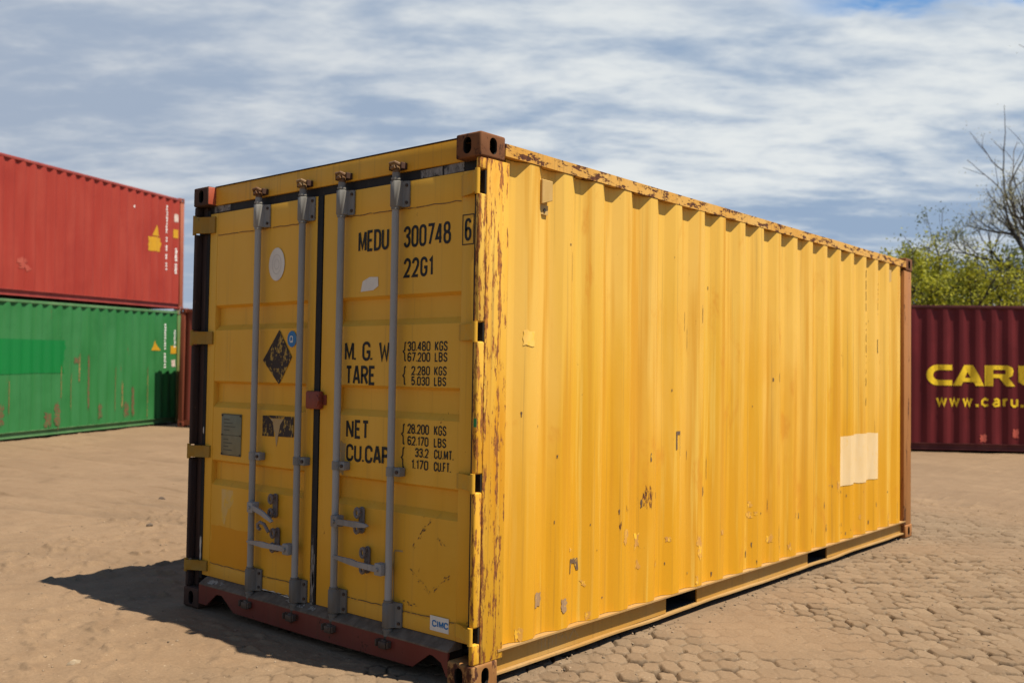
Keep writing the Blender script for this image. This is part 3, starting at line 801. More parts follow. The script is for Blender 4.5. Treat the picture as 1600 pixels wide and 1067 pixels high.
    # --- locking rods with brackets, guides, cams and keepers
    for i, (xr, D) in enumerate(((-1.772, DL), (-1.355, DL), (-1.020, DR), (-0.596, DR))):
        bm = bmesh.new()
        yr = 0.022
        tube(bm, [(xr, yr, 0.30), (xr, yr, 2.31)], 0.0185, 18)
        link('locking_rod', bm, M['rod'], D)
        for (za, zb, top) in ((2.293, 2.425, True), (0.190, 0.312, False)):
            bm = bmesh.new()
            prism(bm, [(xr-0.046, 0.061), (xr-0.044, 0.052), (xr-0.032, 0.046), (xr-0.029, 0.020), (xr-0.016, -0.003), (xr+0.014, -0.003), (xr+0.030, 0.020), (xr+0.034, 0.044), (xr+0.066, 0.049), (xr+0.068, 0.061)], za, zb, 'z', 0.003)
            e = 1 if top else -1
            zz = zb if top else za
            tube(bm, [(xr, yr, zz), (xr, yr, zz+e*0.042)], 0.0205, 16)
            tube(bm, [(xr, yr, zz+e*0.006), (xr, yr, zz+e*0.016)], 0.0255, 16)
            zo = za if top else zb
            tube(bm, [(xr, yr, zo-e*0.012), (xr, yr, zo+e*0.001)], 0.0235, 16)
            br = link('rod_bracket', bm, M['brkt'] if top else M['brktlow'], D)
            for zz2 in (za+0.022, zb-0.022):
                bm = bmesh.new(); tube(bm, [(xr+0.054, 0.049, zz2), (xr+0.054, 0.041, zz2)], 0.0085, 8)
                link('bolt', bm, M['bolt'], D)
                bm = bmesh.new(); tube(bm, [(xr-0.0395, 0.050, zz2), (xr-0.0395, 0.041, zz2)], 0.0065, 8)
                link('bolt', bm, M['bolt'], D)
            # cam: a forked claw on the rod end
            bm = bmesh.new()
            zc = zz + e*0.075
            tube(bm, [(xr, yr, zz+e*0.03), (xr, yr, zc-e*0.012), (xr, yr+0.004, zc+e*0.014)], [0.0195, 0.0185, 0.0125 if top else 0.0185], 12)
            if not top: box(bm, xr-0.028, xr+0.030, -0.020, 0.010, zc-0.026, zc+0.012, 0.008)
            tube(bm, [(xr-0.030, 0.036, zc-e*0.004), (xr-0.031, 0.010, zc+e*0.004), (xr-0.019, -0.004, zc+e*0.014), (xr+0.016, -0.004, zc+e*0.016), (xr+0.031, 0.010, zc+e*0.006), (xr+0.030, 0.036, zc-e*0.004)], [0.007, 0.009, 0.008, 0.008, 0.010, 0.007], 9)
            tube(bm, [(xr-0.012, 0.0, zc-e*0.012), (xr+0.020, -0.003, zc-e*0.006)], 0.010, 8)
            link('locking_cam', bm, M['cam'] if top else M['camlow'], D)
            par = hd if top else sl
            bm = bmesh.new()
            ya, yb = (0.012, 0.0549) if top else (-0.022, 0.0056)
            prism(bm, [(xr-0.048, yb), (xr-0.048, ya), (xr-0.038, ya), (xr-0.036, yb-0.008), (xr+0.036, yb-0.008), (xr+0.038, ya), (xr+0.048, ya), (xr+0.048, yb)], zc-0.017, zc+0.017, 'z', 0.003)
            link('cam_keeper', bm, M['castdark'] if top else M['camlow'], par)
        # guide collar half way
        bm = bmesh.new()
        tube(bm, [(xr, yr, 0.940), (xr, yr, 0.984)], 0.0235, 16)
        box(bm, xr+0.012, xr+0.066, 0.020, 0.0610, 0.940, 0.984, 0.004)
        link('rod_guide', bm, M['brkt'], D)
        bm = bmesh.new(); tube(bm, [(xr+0.049, 0.020, 0.962), (xr+0.049, 0.011, 0.962)], 0.009, 8); link('bolt', bm, M['bolt'], D)

    # --- handles and their catches
    def handle(D, xr, z, dirn, xe, bent):
        bm = bmesh.new()
        yf = -0.012
        a = xr + dirn*0.012
        box(bm, min(a, a+dirn*0.052), max(a, a+dirn*0.052), -0.020, 0.030, z-0.030, z+0.030, 0.005)
        m_ = a + dirn*0.05; L = abs(xe - m_)
        pts = [(m_, z-0.016), (m_, z+0.016), (m_+dirn*L*0.42, z+0.012+bent*0.3), (m_+dirn*L*0.55, z+0.016+bent*0.5), (xe-dirn*0.02, z+0.009+bent), (xe, z+bent), (xe-dirn*0.02, z-0.011+bent), (m_+dirn*L*0.55, z-0.016+bent*0.5), (m_+dirn*L*0.42, z-0.015+bent*0.3)]
        prism(bm, pts, yf-0.006, yf+0.006, 'y', 0.002)
        tube(bm, [(a+dirn*0.028, -0.022, z), (a+dirn*0.028, -0.030, z)], 0.010, 10)
        link('door_handle', bm, M['handle'], D)
    def catch(D, x, z, hook=0):
        bm = bmesh.new()
        prism(bm, stadium(x, z, 0.040, 0.140), 0.048, 0.0612, 'y', 0.003)
        for e in (1, -1):            # two eyes, one above and one below the handle
            zc = z + e*0.040
            tube(bm, [(x+0.016*math.cos(a*0.5236), 0.022, zc+0.023*math.sin(a*0.5236)) for a in range(13)], 0.0085, 8)
            tube(bm, [(x, 0.052, z+e*0.050), (x, 0.036, z+e*0.056), (x, 0.022, z+e*0.058)], [0.013, 0.011, 0.010], 8)
        if hook:
            tube(bm, [(x, -0.006, z+0.050), (x-0.035, -0.012, z+0.092), (x-0.070, -0.014, z+0.098), (x-0.092, -0.014, z+0.084), (x-0.088, -0.014, z+0.064), (x-0.070, -0.014, z+0.060)], 0.010, 9)
        link('handle_catch', bm, M['catch'], D)
    handle(DL, -1.772, 0.672, 1, -1.515, -0.055); catch(DL, -1.590, 0.690)
    handle(DL, -1.355, 0.476, -1, -1.765, 0.0); catch(DL, -1.565, 0.500, 1)
    handle(DR, -1.020, 0.676, 1, -0.715, 0.004); catch(DR, -0.845, 0.690)
    handle(DR, -0.596, 0.474, -1, -0.995, 0.018); catch(DR, -0.795, 0.492)

    # --- red lock box across the gap
    bm = bmesh.new()
    box(bm, -1.300, -1.182, 0.024, 0.0605, 1.252, 1.350, 0.010)
    box(bm, -1.328, -1.158, 0.0555, 0.0612, 1.275, 1.330, 0.0)
    tube(bm, [(-1.20, 0.026, 1.33), (-1.178, 0.022, 1.30), (-1.20, 0.026, 1.262)], 0.006, 8)
    link('lock_box', bm, M['lockbox'], T)

    # --- writing on the doors
    pl = lambda a, b, l: (a, Y-0.0022-l, b)
    pls = lambda a, b, l: (a, 0.0615-0.0014-l, b)
    q = text2d('MEDU', -0.925, -0.688, 2.090, 2.202, 0.0150, 0.24)
    q += text2d('300748', -0.577, -0.243, 2.088, 2.198, 0.0150, 0.26)
    q += text2d('22G1', -0.572, -0.362, 1.936, 2.036, 0.0150, 0.30)
    q += text2d('M. G. W', -1.018, -0.664, 1.516, 1.618, 0.0155, 0.16)
    q += text2d('TARE', -1.008, -0.772, 1.390, 1.491, 0.0155, 0.22)
    q += text2d('NET', -0.994, -0.813, 1.107, 1.206, 0.0155, 0.26)
    q += text2d('CU.CAP', -0.990, -0.652, 0.985, 1.078, 0.0155, 0.22)
    t = 0.0074
    for s, u, z0_, z1_, a0, a1, u0, u1 in (('30.480', 'KGS', 1.566, 1.615, -0.535, -0.371, -0.340, -0.253), ('67.200', 'LBS', 1.513, 1.560, -0.533, -0.371, -0.340, -0.253),
            ('2.280', 'KGS', 1.446, 1.492, -0.503, -0.371, -0.342, -0.256), ('5.030', 'LBS', 1.395, 1.440, -0.503, -0.373, -0.342, -0.258),
            ('28.200', 'KGS', 1.155, 1.204, -0.524, -0.371, -0.336, -0.251), ('62.170', 'LBS', 1.097, 1.143, -0.522, -0.373, -0.336, -0.251),
            ('33.2', 'CU.MT.', 1.041, 1.087, -0.466, -0.371, -0.333, -0.200), ('1.170', 'CU.FT.', 0.981, 1.028, -0.490, -0.372, -0.333, -0.216)):
        q += text2d(s, a0, a1, z0_, z1_, t, 0.24); q += text2d(u, u0, u1, z0_, z1_, t, 0.26)
    for z0_, z1_ in ((1.513, 1.616), (1.394, 1.493), (1.096, 1.205), (0.980, 1.088)):
        q += text2d('{', -0.568, -0.540, z0_, z1_, 0.0075)
    link('lettering', flat_bm(q, pl), M['ink'], DR)
    q = text2d('6', -0.150, -0.106, 2.090, 2.200, 0.0140)
    q += [(s, 0) for s in stroke([(-0.163, 2.074), (-0.0915, 2.074), (-0.0915, 2.216), (-0.163, 2.216)], 0.005, True)]
    link('lettering', flat_bm(q, pls), M['ink'], DR)

    # --- stickers, plate and worn paint on the doors
    def sticker(name, quads, mat, D, lift=0.0012, label=None):
        return link(name, flat_bm(quads, lambda a, b, l: (a, Y-lift-l, b)), mat, D, label=label)
    sticker('round_sticker', [ellipse(-1.640, 2.072, 0.075, 0.096)], M['white'], DL, 0.0030, 'white oval sticker')
    q = []
    for k in range(2): q += [(s, 0) for s in stroke([(-1.640+(0.042-0.02*k)*math.cos(a*0.262), 2.072+(0.056-0.027*k)*math.sin(a*0.262)) for a in range(24)], 0.005, True)]
    sticker('faded_print', q, M['whiteprint'], DL, 0.0034)
    sticker('diamond_sticker', [poly([(-1.600, 1.692), (-1.478, 1.535), (-1.592, 1.378), (-1.752, 1.517)])], M['brownsticker'], DL, 0.0030, 'peeling dark diamond sticker')
    sticker('round_sticker', [ellipse(-1.480, 1.638, 0.042, 0.046)], M['blue'], DL, 0.0036, 'blue round sticker')
    sticker('sticker_letter', text2d('Q', -1.500, -1.470, 1.618, 1.656, 0.006), M['white'], DL, 0.0042)
    sticker('torn_sticker', [poly([(-1.742, 1.078), (-1.742, 1.196), (-1.69, 1.197), (-1.640, 1.160), (-1.628, 1.080)]), poly([(-1.590, 1.082), (-1.572, 1.150), (-1.53, 1.198), (-1.450, 1.199), (-1.448, 1.084)]), poly([(-1.69, 1.199), (-1.53, 1.2), (-1.56, 1.186), (-1.66, 1.184)])], M['brownsticker'], DL, 0.0028)
    sticker('scraped_patch', [poly([(-1.685, 1.182), (-1.535, 1.182), (-1.585, 1.10), (-1.605, 1.02), (-1.622, 1.10)])], M['palepatch'], DL, 0.0024)
    bm = bmesh.new(); box(bm, -2.158, -1.950, Y-0.006, Y-0.0012, 0.941, 1.192, 0.002)
    pt = link('approval_plate', bm, M['plate'], DL)
    q = [rect(-2.150, -1.958, 1.062, 1.066), rect(-2.157, -1.951, 1.186, 1.191), rect(-2.157, -1.951, 0.942, 0.947)]
    for k in range(4): q.append(rect(-2.13, -2.13+0.06+0.03*(k % 3), 1.155-0.021*k, 1.161-0.021*k)); q.append(rect(-2.13, -2.08+0.04*(k % 2), 1.035-0.021*k, 1.041-0.021*k))
    link('plate_print', flat_bm(q, lambda a, b, l: (a, Y-0.0072, b)), M['platetext'], DL)
    bm = bmesh.new()
    for a in (-2.149, -1.959):
        for b in (0.951, 1.065, 1.182):
            bm = bmesh.new(); tube(bm, [(a, Y-0.005, b), (a, Y-0.010, b)], 0.005, 8)
            link('rivet', bm, M['bolt'], DL)
    sticker('maker_sticker', [rect(-0.337, -0.211, 0.2180, 0.2890)], M['white'], DR, 0.0048, 'white maker sticker with blue letters')
    q = text2d('C', -0.322, -0.292, 0.237, 0.270, 0.0072); q += text2d('I', -0.2885, -0.281, 0.237, 0.270, 0.0072); q += text2d('M', -0.277, -0.245, 0.237, 0.270, 0.0072, 0.1); q += text2d('C', -0.243, -0.214, 0.237, 0.270, 0.0072)
    sticker('sticker_letter', q, M['blue'], DR, 0.0056)
    sticker('paint_patch', [poly([(-0.900, 1.880), (-0.885, 1.935), (-0.83, 1.955), (-0.765, 1.952), (-0.762, 1.905), (-0.80, 1.885)])], M['white'], DR, 0.0016, 'white scrape mark')
    sticker('paint_patch', [ragged(-1.060, -0.968, 0.91, 1.085, 0.06, 6, 5)], M['palepatch'], DR, 0.0013, 'pale patch behind the rod')
    sticker('paint_patch', [ragged(-2.252, -1.845, 0.275, 0.508, 0.03, 8, 6)], M['orangepatch'], DL, 0.0014, 'fresh orange repainted area')
    sticker('paint_patch', [poly([(-2.145, 0.735), (-2.00, 0.735), (-2.02, 0.66), (-2.08, 0.60), (-2.11, 0.52), (-2.14, 0.56)])], M['fadedochre'], DL, 0.0014)
    q = [(s, 0) for s in stroke([(-0.605, 0.31), (-0.605, 0.552), (-0.595, 0.565), (-0.54, 0.567)], 0.008, False)]
    sticker('scraped_line', q, M['palepatch'], DR, 0.0016)
    q = []
    rnd = random.Random(3)
    for (a0, b0, a1, b1) in ((-0.42, 0.665, -0.345, 0.745), (-0.47, 0.585, -0.39, 0.70), (-0.50, 0.51, -0.41, 0.43), (-0.40, 0.44, -0.34, 0.38), (-0.33, 0.40, -0.22, 0.49), (-0.30, 0.66, -0.24, 0.62), (-0.57, 0.318, -0.44, 0.316)):
        for k in range(13):
            f0 = rnd.random(); L_ = rnd.uniform(0.04, 0.20); f1 = min(1, f0+L_); w_ = rnd.uniform(0.0015, 0.0055); jx, jz = rnd.uniform(-.010, .010), rnd.uniform(-.010, .010)
            q.append(([Vector(v) for v in ((a0+(a1-a0)*f0+jx, b0+(b1-b0)*f0+jz), (a0+(a1-a0)*(f0+f1)/2+jx+w_*0.5, b0+(b1-b0)*(f0+f1)/2+jz-w_*0.3), (a0+(a1-a0)*f1+jx, b0+(b1-b0)*f1+jz), (a0+(a1-a0)*(f0+f1)/2+jx, b0+(b1-b0)*(f0+f1)/2+jz+w_))], k % 5))
    sticker('scuff_mark', q, M['darkpatch'], DR, 0.0016)
    rnd = random.Random(8); q = []
    for (xa, xb, z_) in ((-1.06, -0.175, 2.2885), (-2.25, -1.35, 2.2885), (-1.06, -0.175, 0.276), (-2.25, -1.35, 0.276)):
        pts = [(xa+(xb-xa)*k/24, z_+rnd.uniform(-.003, .003)) for k in range(25)]
        q = [(a, 0) for a in stroke(pts, 0.0042, False)]
        link('seam', flat_bm(q, lambda a, b, l: (a, 0.0612, b)), M['darkpatch'], DL if xb < -1.3 else DR)
    sticker('scrape', [ragged(-1.70, -1.42, 0.193, 0.203, 0.5, 9, 41)], M['whiteprint'], DL, 0.0042)
    for (a, b, c_, d, sd) in ((-2.359, -2.343, 0.29, 0.41, 42), (-2.355, -2.346, 1.06, 1.10, 43)):
        link('paint_mark', flat_bm([ragged(a, b, c_, d, 0.2, 5, sd)], lambda a, b, l: (a, 0.0572, b)), M['whiteprint'], T)
    for (a, b, c_, d, sd) in ((-1.262, -1.240, 0.20, 0.52, 51), (-1.245, -1.230, 0.30, 0.44, 52), (-1.26, -1.235, 0.16, 0.20, 53)):
        link('paint_mark', flat_bm([ragged(a, b, c_, d, 0.25, 7, sd)], lambda a, b, l: (a, 0.0578, b)), M['tape'], T)
    for (a, b, c_, d, sd) in ((-2.20, -2.13, 0.2, 0.75, 61), (-2.09, -2.05, 0.3, 0.7, 62), (-1.33, -1.29, 0.35, 0.75, 63), (-1.45, -1.41, 0.5, 0.9, 64), (-1.24, -1.19, 0.4, 0.8, 65)):
        link('debris', flat_bm([ragged(a, b, c_, d, 0.3, 5, sd)], lambda a, b, l: (a, 0.0062+0.0538*b-0.0008, 0.157+0.033*b+0.0012)), M['dullmark0'], sl)
    # small green tag and faint paint marks
    bm = bmesh.new(); box(bm, -0.020, -0.0030, 0.0030, 0.0052, 1.212, 1.252); link('green_tag', bm, M['green'], T)
    q = []
    for k in range(5): q.append(rect(0.555+0.030*k, 0.561+0.030*k, 0.075+0.006*(k % 2), 0.140-0.008*(k % 3)))
    q += [(s, 1) for s in stroke([(0.72, 0.10), (0.75, 0.13), (0.77, 0.085)], 0.006, False)] + [(s, 0) for s in stroke([(0.79, 0.085), (0.83, 0.13), (0.87, 0.08)], 0.006, False)]
    link('paint_mark', flat_bm(q, lambda a, b, l: (-0.0405+l, a, b)), M['palepatch'], T)
    return T
YELLOW = yellow_container()

# ------------------------------------------------------------------ the other containers
def box_container(name_label, loc, rot, L, H, mats, pitch, seed, decals=None, first=0.25, rows=8, endpitch=0.25):
    """plain corrugated container: local x=0 is the seen long side, y runs along it"""
    T = thing('shipping_container', name_label, 'shipping container', loc, rot, 'shipping containers in the yard')
    mw, mr, mp, mc = mats
    cw = Corr(0.16, L-0.16, first, pitch)
    side = lambda t, z, d: (-0.004-d, t, z)
    link('side_panel', corr_wall(cw, 0.165, H-0.092, side, rows=rows, seed=seed, amp=0.010), mw, T)
    link('side_panel', corr_wall(cw, 0.165, H-0.092, lambda t, z, d: (-CW+0.004+d, t, z), rows=2, seed=seed), mw, T)
    ce = Corr(-CW+0.14, -0.14, -CW+0.20, endpitch)
    link('end_panel', corr_wall(ce, 0.165, H-0.092, lambda t, z, d: (t, 0.035+d, z), rows=6, seed=seed+1), mw, T)
    link('end_panel', corr_wall(ce, 0.165, H-0.092, lambda t, z, d: (t, L-0.035-d, z), rows=6, seed=seed+2), mw, T)
    for x0, x1 in ((-0.06, 0.0), (-CW, -CW+0.06)):
        bm = bmesh.new(); box(bm, x0, x1, 0.178, L-0.178, H-0.091, H-0.031, 0.004); link('top_rail', bm, mr, T)
        s = 1 if x1 == 0 else -1
        bm = bmesh.new()
        X = lambda x: x if s > 0 else -CW-x
        def bx(a, b, *r): box(bm, min(X(a), X(b)), max(X(a), X(b)), *r)
        bx(-0.05, -0.038, 0.178, L-0.178, 0.048, 0.152); bx(-0.08, 0.0, 0.178, L-0.178, 0.1525, 0.164); bx(-0.05, -0.002, 0.178, L-0.178, 0.036, 0.0475)
        link('bottom_rail', bm, mr, T)
    for y0 in (0.006, L-0.156):
        for x0 in (-0.13, -CW+0.006):
            bm = bmesh.new(); box(bm, x0, x0+0.124, y0, y0+0.150, 0.1185, H-0.1185, 0.008); link('corner_post', bm, mp, T)
    for y0 in (0.02, L-0.08):
        bm = bmesh.new(); box(bm, -CW+0.163, -0.163, y0, y0+0.06, H-0.091, H-0.015); link('header', bm, mr, T)
        bm = bmesh.new(); box(bm, -CW+0.163, -0.163, y0, y0+0.06, 0.036, 0.160); link('sill', bm, mr, T)
    bm = bmesh.new(); box(bm, -CW+0.05, -0.05, 0.06, L-0.06, H-0.035, H-0.020); link('roof', bm, mr, T)
    bm = bmesh.new(); box(bm, -CW+0.10, -0.10, 0.1, L-0.1, 0.13, 0.15); link('floor_deck', bm, M['hole'], T)
    for z in (0, H-0.118):
        for x, sx in ((0, 1), (-CW, -1)):
            for y, sy in ((0, -1), (L, 1)):
                src = CAST[(sx, sy)]
                c = src.copy(); c.data = src.data.copy(); c.data.materials[0] = mc; COL.objects.link(c); c.parent = T; c.location = (x, y, z)
    for nm, quads, mat, lab in (decals or []):
        link(nm, corr_decal(quads, cw, side, 0.006, seed, 0.010), mat, T, label=lab)
    return T

CAST = {}
for c in YELLOW.children:
    if c.name.startswith('corner_casting'):
        sx = 1 if c.location.x > -1 else -1; sy = -1 if c.location.y < 1 else 1
        if c.location.z < 1: CAST[(sx, sy)] = c

red = (0.385, 0.043, 0.027)
MR = [paint('red_container_paint', red, (0.42, 0.060, 0.038), (0.33, 0.034, 0.023), rust=0.12, streak=0.16, rough=0.6, speck=0.35, seed=2.1, rusta=(0.22, 0.05, 0.03), dirt=(0.16, 0.04, 0.03)),
      paint('red_rail_paint', (0.34, 0.055, 0.045), (0.40, 0.08, 0.06), (0.27, 0.045, 0.035), rust=0.45, streak=0.2, seed=3.1, speck=0.5, rs=(6, 4, 20)),
      paint('red_post_paint', (0.42, 0.11, 0.055), (0.46, 0.15, 0.08), (0.33, 0.06, 0.04), rust=0.4, seed=4.1, speck=0.6), paint('red_casting', (0.30, 0.08, 0.045), (0.34, 0.10, 0.06), (0.2, 0.06, 0.04), rust=0.5, seed=4.4)]
grn = (0.032, 0.195, 0.050)
MG = [paint('green_container_paint', grn, (0.045, 0.215, 0.066), (0.020, 0.150, 0.036), rust=0.42, streak=0.25, rough=0.6, speck=0.6, seed=6.1, rusta=(0.22, 0.14, 0.05), rustb=(0.15, 0.065, 0.03), dirt=(0.10, 0.15, 0.06), rs=(7, 7, 0.9), spots=((8.6, 0.35, 0.8, 0.30), (7.0, 0.4, 0.8, 0.34), (10.4, 0.5, 0.7, 0.27), (9.3, 1.4, 0.6, 0.24), (7.9, 1.0, 0.6, 0.22))),
      paint('green_rail_paint', (0.10, 0.24, 0.09), (0.15, 0.28, 0.12), (0.06, 0.17, 0.06), rust=0.4, seed=7.1, speck=0.4, rs=(6, 4, 18)),
      paint('green_post_paint', (0.10, 0.22, 0.07), (0.3, 0.26, 0.08), (0.05, 0.15, 0.05), rust=0.45, seed=8.1), paint('green_casting', (0.2, 0.17, 0.06), (0.3, 0.22, 0.08), (0.12, 0.12, 0.04), rust=0.5, seed=8.4)]
mar = (0.125, 0.011, 0.014)
MM = [paint('maroon_container_paint', mar, (0.175, 0.019, 0.022), (0.110, 0.010, 0.012), rust=0.12, streak=0.2, rough=0.5, speck=0.25, seed=9.2, dirt=(0.05, 0.012, 0.012), rusta=(0.1, 0.03, 0.02)),
      paint('maroon_rail_paint', (0.10, 0.018, 0.02), (0.15, 0.04, 0.035), (0.07, 0.012, 0.014), rust=0.4, seed=1.9, speck=0.4, rs=(6, 4, 18)), None, None]
MM[2] = MM[1]; MM[3] = MM[1]
MB = [paint('rust_red_container_paint', (0.20, 0.040, 0.025), (0.23, 0.055, 0.035), (0.15, 0.03, 0.02), rust=0.3, streak=0.25, seed=3.7, speck=0.4),
      paint('rust_red_frame_paint', (0.24, 0.06, 0.03), (0.27, 0.08, 0.045), (0.18, 0.045, 0.025), rust=0.5, seed=5.7, speck=0.6), None, None]
MB[2] = MB[1]; MB[3] = MB[1]
M['yellowmark'] = plain('yellow_marking', (0.68, 0.36, 0.015), (0.62, 0.32, 0.015), 0.6, worn=(0.4, 0.1, 0.04), wornamt=0.05)
M['logo'] = plain('yellow_logo_paint', (0.74, 0.50, 0.012), (0.68, 0.45, 0.012), 0.55, worn=(0.11, 0.015, 0.02), wornamt=0.32, k=1.0)
M['whitemark'] = plain('white_marking', (0.72, 0.70, 0.66), (0.65, 0.62, 0.58), 0.6, worn=(0.4, 0.15, 0.1), wornamt=0.1, k=1.0)
M['dullmark'] = plain('dull_white_marking', (0.60, 0.50, 0.44), (0.52, 0.40, 0.34), 0.6, worn=(0.3, 0.15, 0.1), wornamt=0.4, k=0.9)
M['greenpatch'] = plain('fresh_green_paint', (0.002, 0.195, 0.036), (0.003, 0.185, 0.036), 0.55, scale=3)
M['pinkpatch'] = plain('pale_red_patch', (0.48, 0.10, 0.065), (0.46, 0.08, 0.05), 0.7, worn=(0.44, 0.055, 0.034), wornamt=0.6, scale=6)
M['ruststreak'] = plain('ochre_rust_streak', (0.36, 0.24, 0.075), (0.24, 0.11, 0.04), 0.8, worn=(0.026, 0.18, 0.048), wornamt=0.62, scale=9, sz=3)
M['rustblotch'] = plain('brown_rust_blotch', (0.22, 0.10, 0.045), (0.15, 0.07, 0.035), 0.85, worn=(0.026, 0.18, 0.048), wornamt=0.66, scale=12)

STK_E = Vector((-19.7356, 10.2266)); DIR = Vector((-0.41070, 0.91176)); NRM = Vector((0.91176, 0.41070)); SA = math.atan2(0.41070, 0.91176)
L40, HQ = 12.192, 2.896
org = STK_E - DIR*L40; zorg = 0.059 - 0.01958*L40
def vcol(y0, y1, z1, n, ch, gap, seed):
    """a column of marks too far away to read"""
    rnd = random.Random(seed); q = []; z = z1
    for k in range(n):
        if rnd.random() < 0.88:
            w = (y1-y0)*rnd.uniform(0.7, 1.0); a = y0 + rnd.uniform(0, 1)*(y1-y0-w)
            q.append(ragged(a, a+w, z-ch*rnd.uniform(0.6, 1), z, 0.2, 3, seed*50+k))
        z -= ch+gap
    return q
E_ = L40
gd = [('paint_patch', [ragged(4.2, 8.05, 1.345, 2.055, 0.012, 9, 2)], M['greenpatch'], 'darker green repainted rectangle'),
      ('warning_triangle', [poly([(E_-1.20, 1.86), (E_-0.86, 1.86), (E_-1.08, 2.13)])], M['yellowmark'], None),
      ('column_lettering', vcol(E_-0.67, E_-0.62, 2.53, 17, 0.055, 0.012, 1), M['whitemark'], None),
      ('column_lettering', vcol(E_-0.31, E_-0.25, 2.50, 10, 0.045, 0.012, 2), M['whitemark'], None),
      ('yellow_mark', [rect(E_-0.40, E_-0.22, 1.78, 1.98)], M['yellowmark'], None),
      ('white_mark', [ragged(E_-0.36, E_-0.26, 1.45, 1.62, 0.1, 4, 2)], M['dullmark'], None)]
for s_, za_, zb_, w_, mt_ in ((4.25, 0.80, 1.50, 0.05, 'ruststreak'), (3.72, 1.15, 1.75, 0.045, 'ruststreak'), (3.42, 0.50, 1.72, 0.06, 'rustblotch'), (2.50, 0.45, 1.42, 0.045, 'ruststreak'), (5.70, 0.55, 1.20, 0.05, 'ruststreak'), (2.28, 0.5, 1.1, 0.05, 'ruststreak'), (1.30, 0.2, 1.45, 0.025, 'ruststreak'), (3.95, 0.55, 1.3, 0.04, 'ruststreak'),
        (4.62, 0.22, 0.52, 0.17, 'rustblotch'), (4.36, 0.20, 0.66, 0.12, 'rustblotch'), (1.85, 0.35, 0.95, 0.10, 'rustblotch'), (2.1, 0.3, 0.6, 0.12, 'rustblotch'), (5.9, 0.3, 0.7, 0.15, 'rustblotch'), (3.80, 1.55, 1.68, 0.12, 'rustblotch'), (3.0, 0.3, 0.6, 0.1, 'rustblotch'), (6.6, 0.3, 0.9, 0.1, 'rustblotch')):
    gd.append(('rust_streak', [ragged(E_-s_-w_/2, E_-s_+w_/2, za_, zb_, 0.18 if w_ > 0.08 else 0.08, 9, int(s_*100))], M[mt_], None))
GREEN = box_container('green corrugated container with rusty streaks, under the red container', (org.x, org.y, zorg), (0.01958, 0, SA), L40, HQ, MG, 0.290, 3, gd, 0.30, rows=10)
rd = [('warning_triangle', [poly([(E_-1.25, 1.80), (E_-0.98, 1.80), (E_-1.14, 2.08)])], M['yellowmark'], None),
      ('yellow_mark', [ragged(E_-1.44, E_-0.93, 1.42, 1.76, 0.05, 5, 7)], M['yellowmark'], None),
      ('column_lettering', vcol(E_-0.72, E_-0.66, 2.62, 24, 0.06, 0.012, 3), M['whitemark'], None),
      ('white_mark', [ragged(E_-0.39, E_-0.27, 2.26, 2.45, 0.12, 5, 3)], M['dullmark'], None),
      ('yellow_mark', [rect(E_-0.42, E_-0.26, 1.84, 2.06)], M['yellowmark'], None),
      ('column_lettering', vcol(E_-0.35, E_-0.29, 1.58, 12, 0.045, 0.012, 4), M['whitemark'], None),
      ('white_mark', [rect(E_-2.02, E_-1.98, 2.38, 2.44)], M['whitemark'], None),
      ('paint_patch', [ragged(E_-5.55, E_-5.30, 0.60, 0.80, 0.3, 8, 11)], M['pinkpatch'], None)]
REDC = box_container('red corrugated container with yellow and white markings, stacked on the green one', (org.x, org.y, zorg+HQ+0.012), (0.01958, 0, SA), L40, HQ, MR, 0.290, 4, rd, 0.30, rows=10)
F = Vector((-18.5624, 9.4494))
fo = F + NRM*CW
box_container('dark rust red container half hidden between the green container and the yellow one', (fo.x, fo.y, 0.04), (0, 0, SA), 6.058, HQ, MB, 0.278, 5)

# maroon container with a company name
P0 = Vector((-3.28342, 16.33111)); CD = Vector((0.8200, 0.5723)); Y0 = 0.9
o3 = P0 - CD*Y0
def S(px): return Y0 + 0.257 + (px-1448)*0.01205
LG = []
zA, zB = 1.295, 1.700
zm, zr = (zA+zB)/2, (zB-zA)/2
pxm = 0.01205
co_ = [(S(1489.0), zB)] + [(S(1466)+18.5*pxm*math.cos(R(a)), zm+zr*math.sin(R(a))) for a in range(90, 271, 12)] + [(S(1489.0), zA)]
ci_ = [(S(1489.0), zB-0.105)] + [(S(1469)+10.5*pxm*math.cos(R(a)), zm+(zr-0.105)*math.sin(R(a))) for a in range(90, 271, 12)] + [(S(1489.0), zA+0.105)]
for k in range(len(co_)-1): LG.append(poly([co_[k], co_[k+1], ci_[k+1], ci_[k]]))
LG += [poly([(S(1490), zA), (S(1502), zA), (S(1518), zB), (S(1507), zB)]), poly([(S(1507), zB), (S(1521), zB), (S(1539), zA), (S(1525), zA)], 1), rect(S(1502), S(1528), zA+0.075, zA+0.155, 2)]
LG += [poly([(S(1540), zA), (S(1552), zA), (S(1552), zB), (S(1540), zB)]), (poly([(S(1552), zB), (S(1575), zB), (S(1575), zB-0.085), (S(1552), zB-0.085)])), rect(S(1552), S(1575), 1.455, 1.53), poly([(S(1575), zB), (S(1582), zB-0.04), (S(1584), 1.59), (S(1582), 1.50), (S(1575), 1.455), (S(1572), 1.52), (S(1572), 1.63)], 1), poly([(S(1562), 1.47), (S(1575), 1.47), (S(1587), zA), (S(1573), zA)], 2)]
LG += [(q, 0) for q in stroke([(S(1597), zB), (S(1597), zA+0.12), (S(1605), zA+0.05), (S(1622), zA+0.05), (S(1630), zA+0.12), (S(1630), zB)], 0.11, False)]
WW = []
zw = 0.885
def wtxt(s, a, b, hgt=0.24): return text2d(s, S(a), S(b), zw, zw+hgt, 0.042, 0.3)
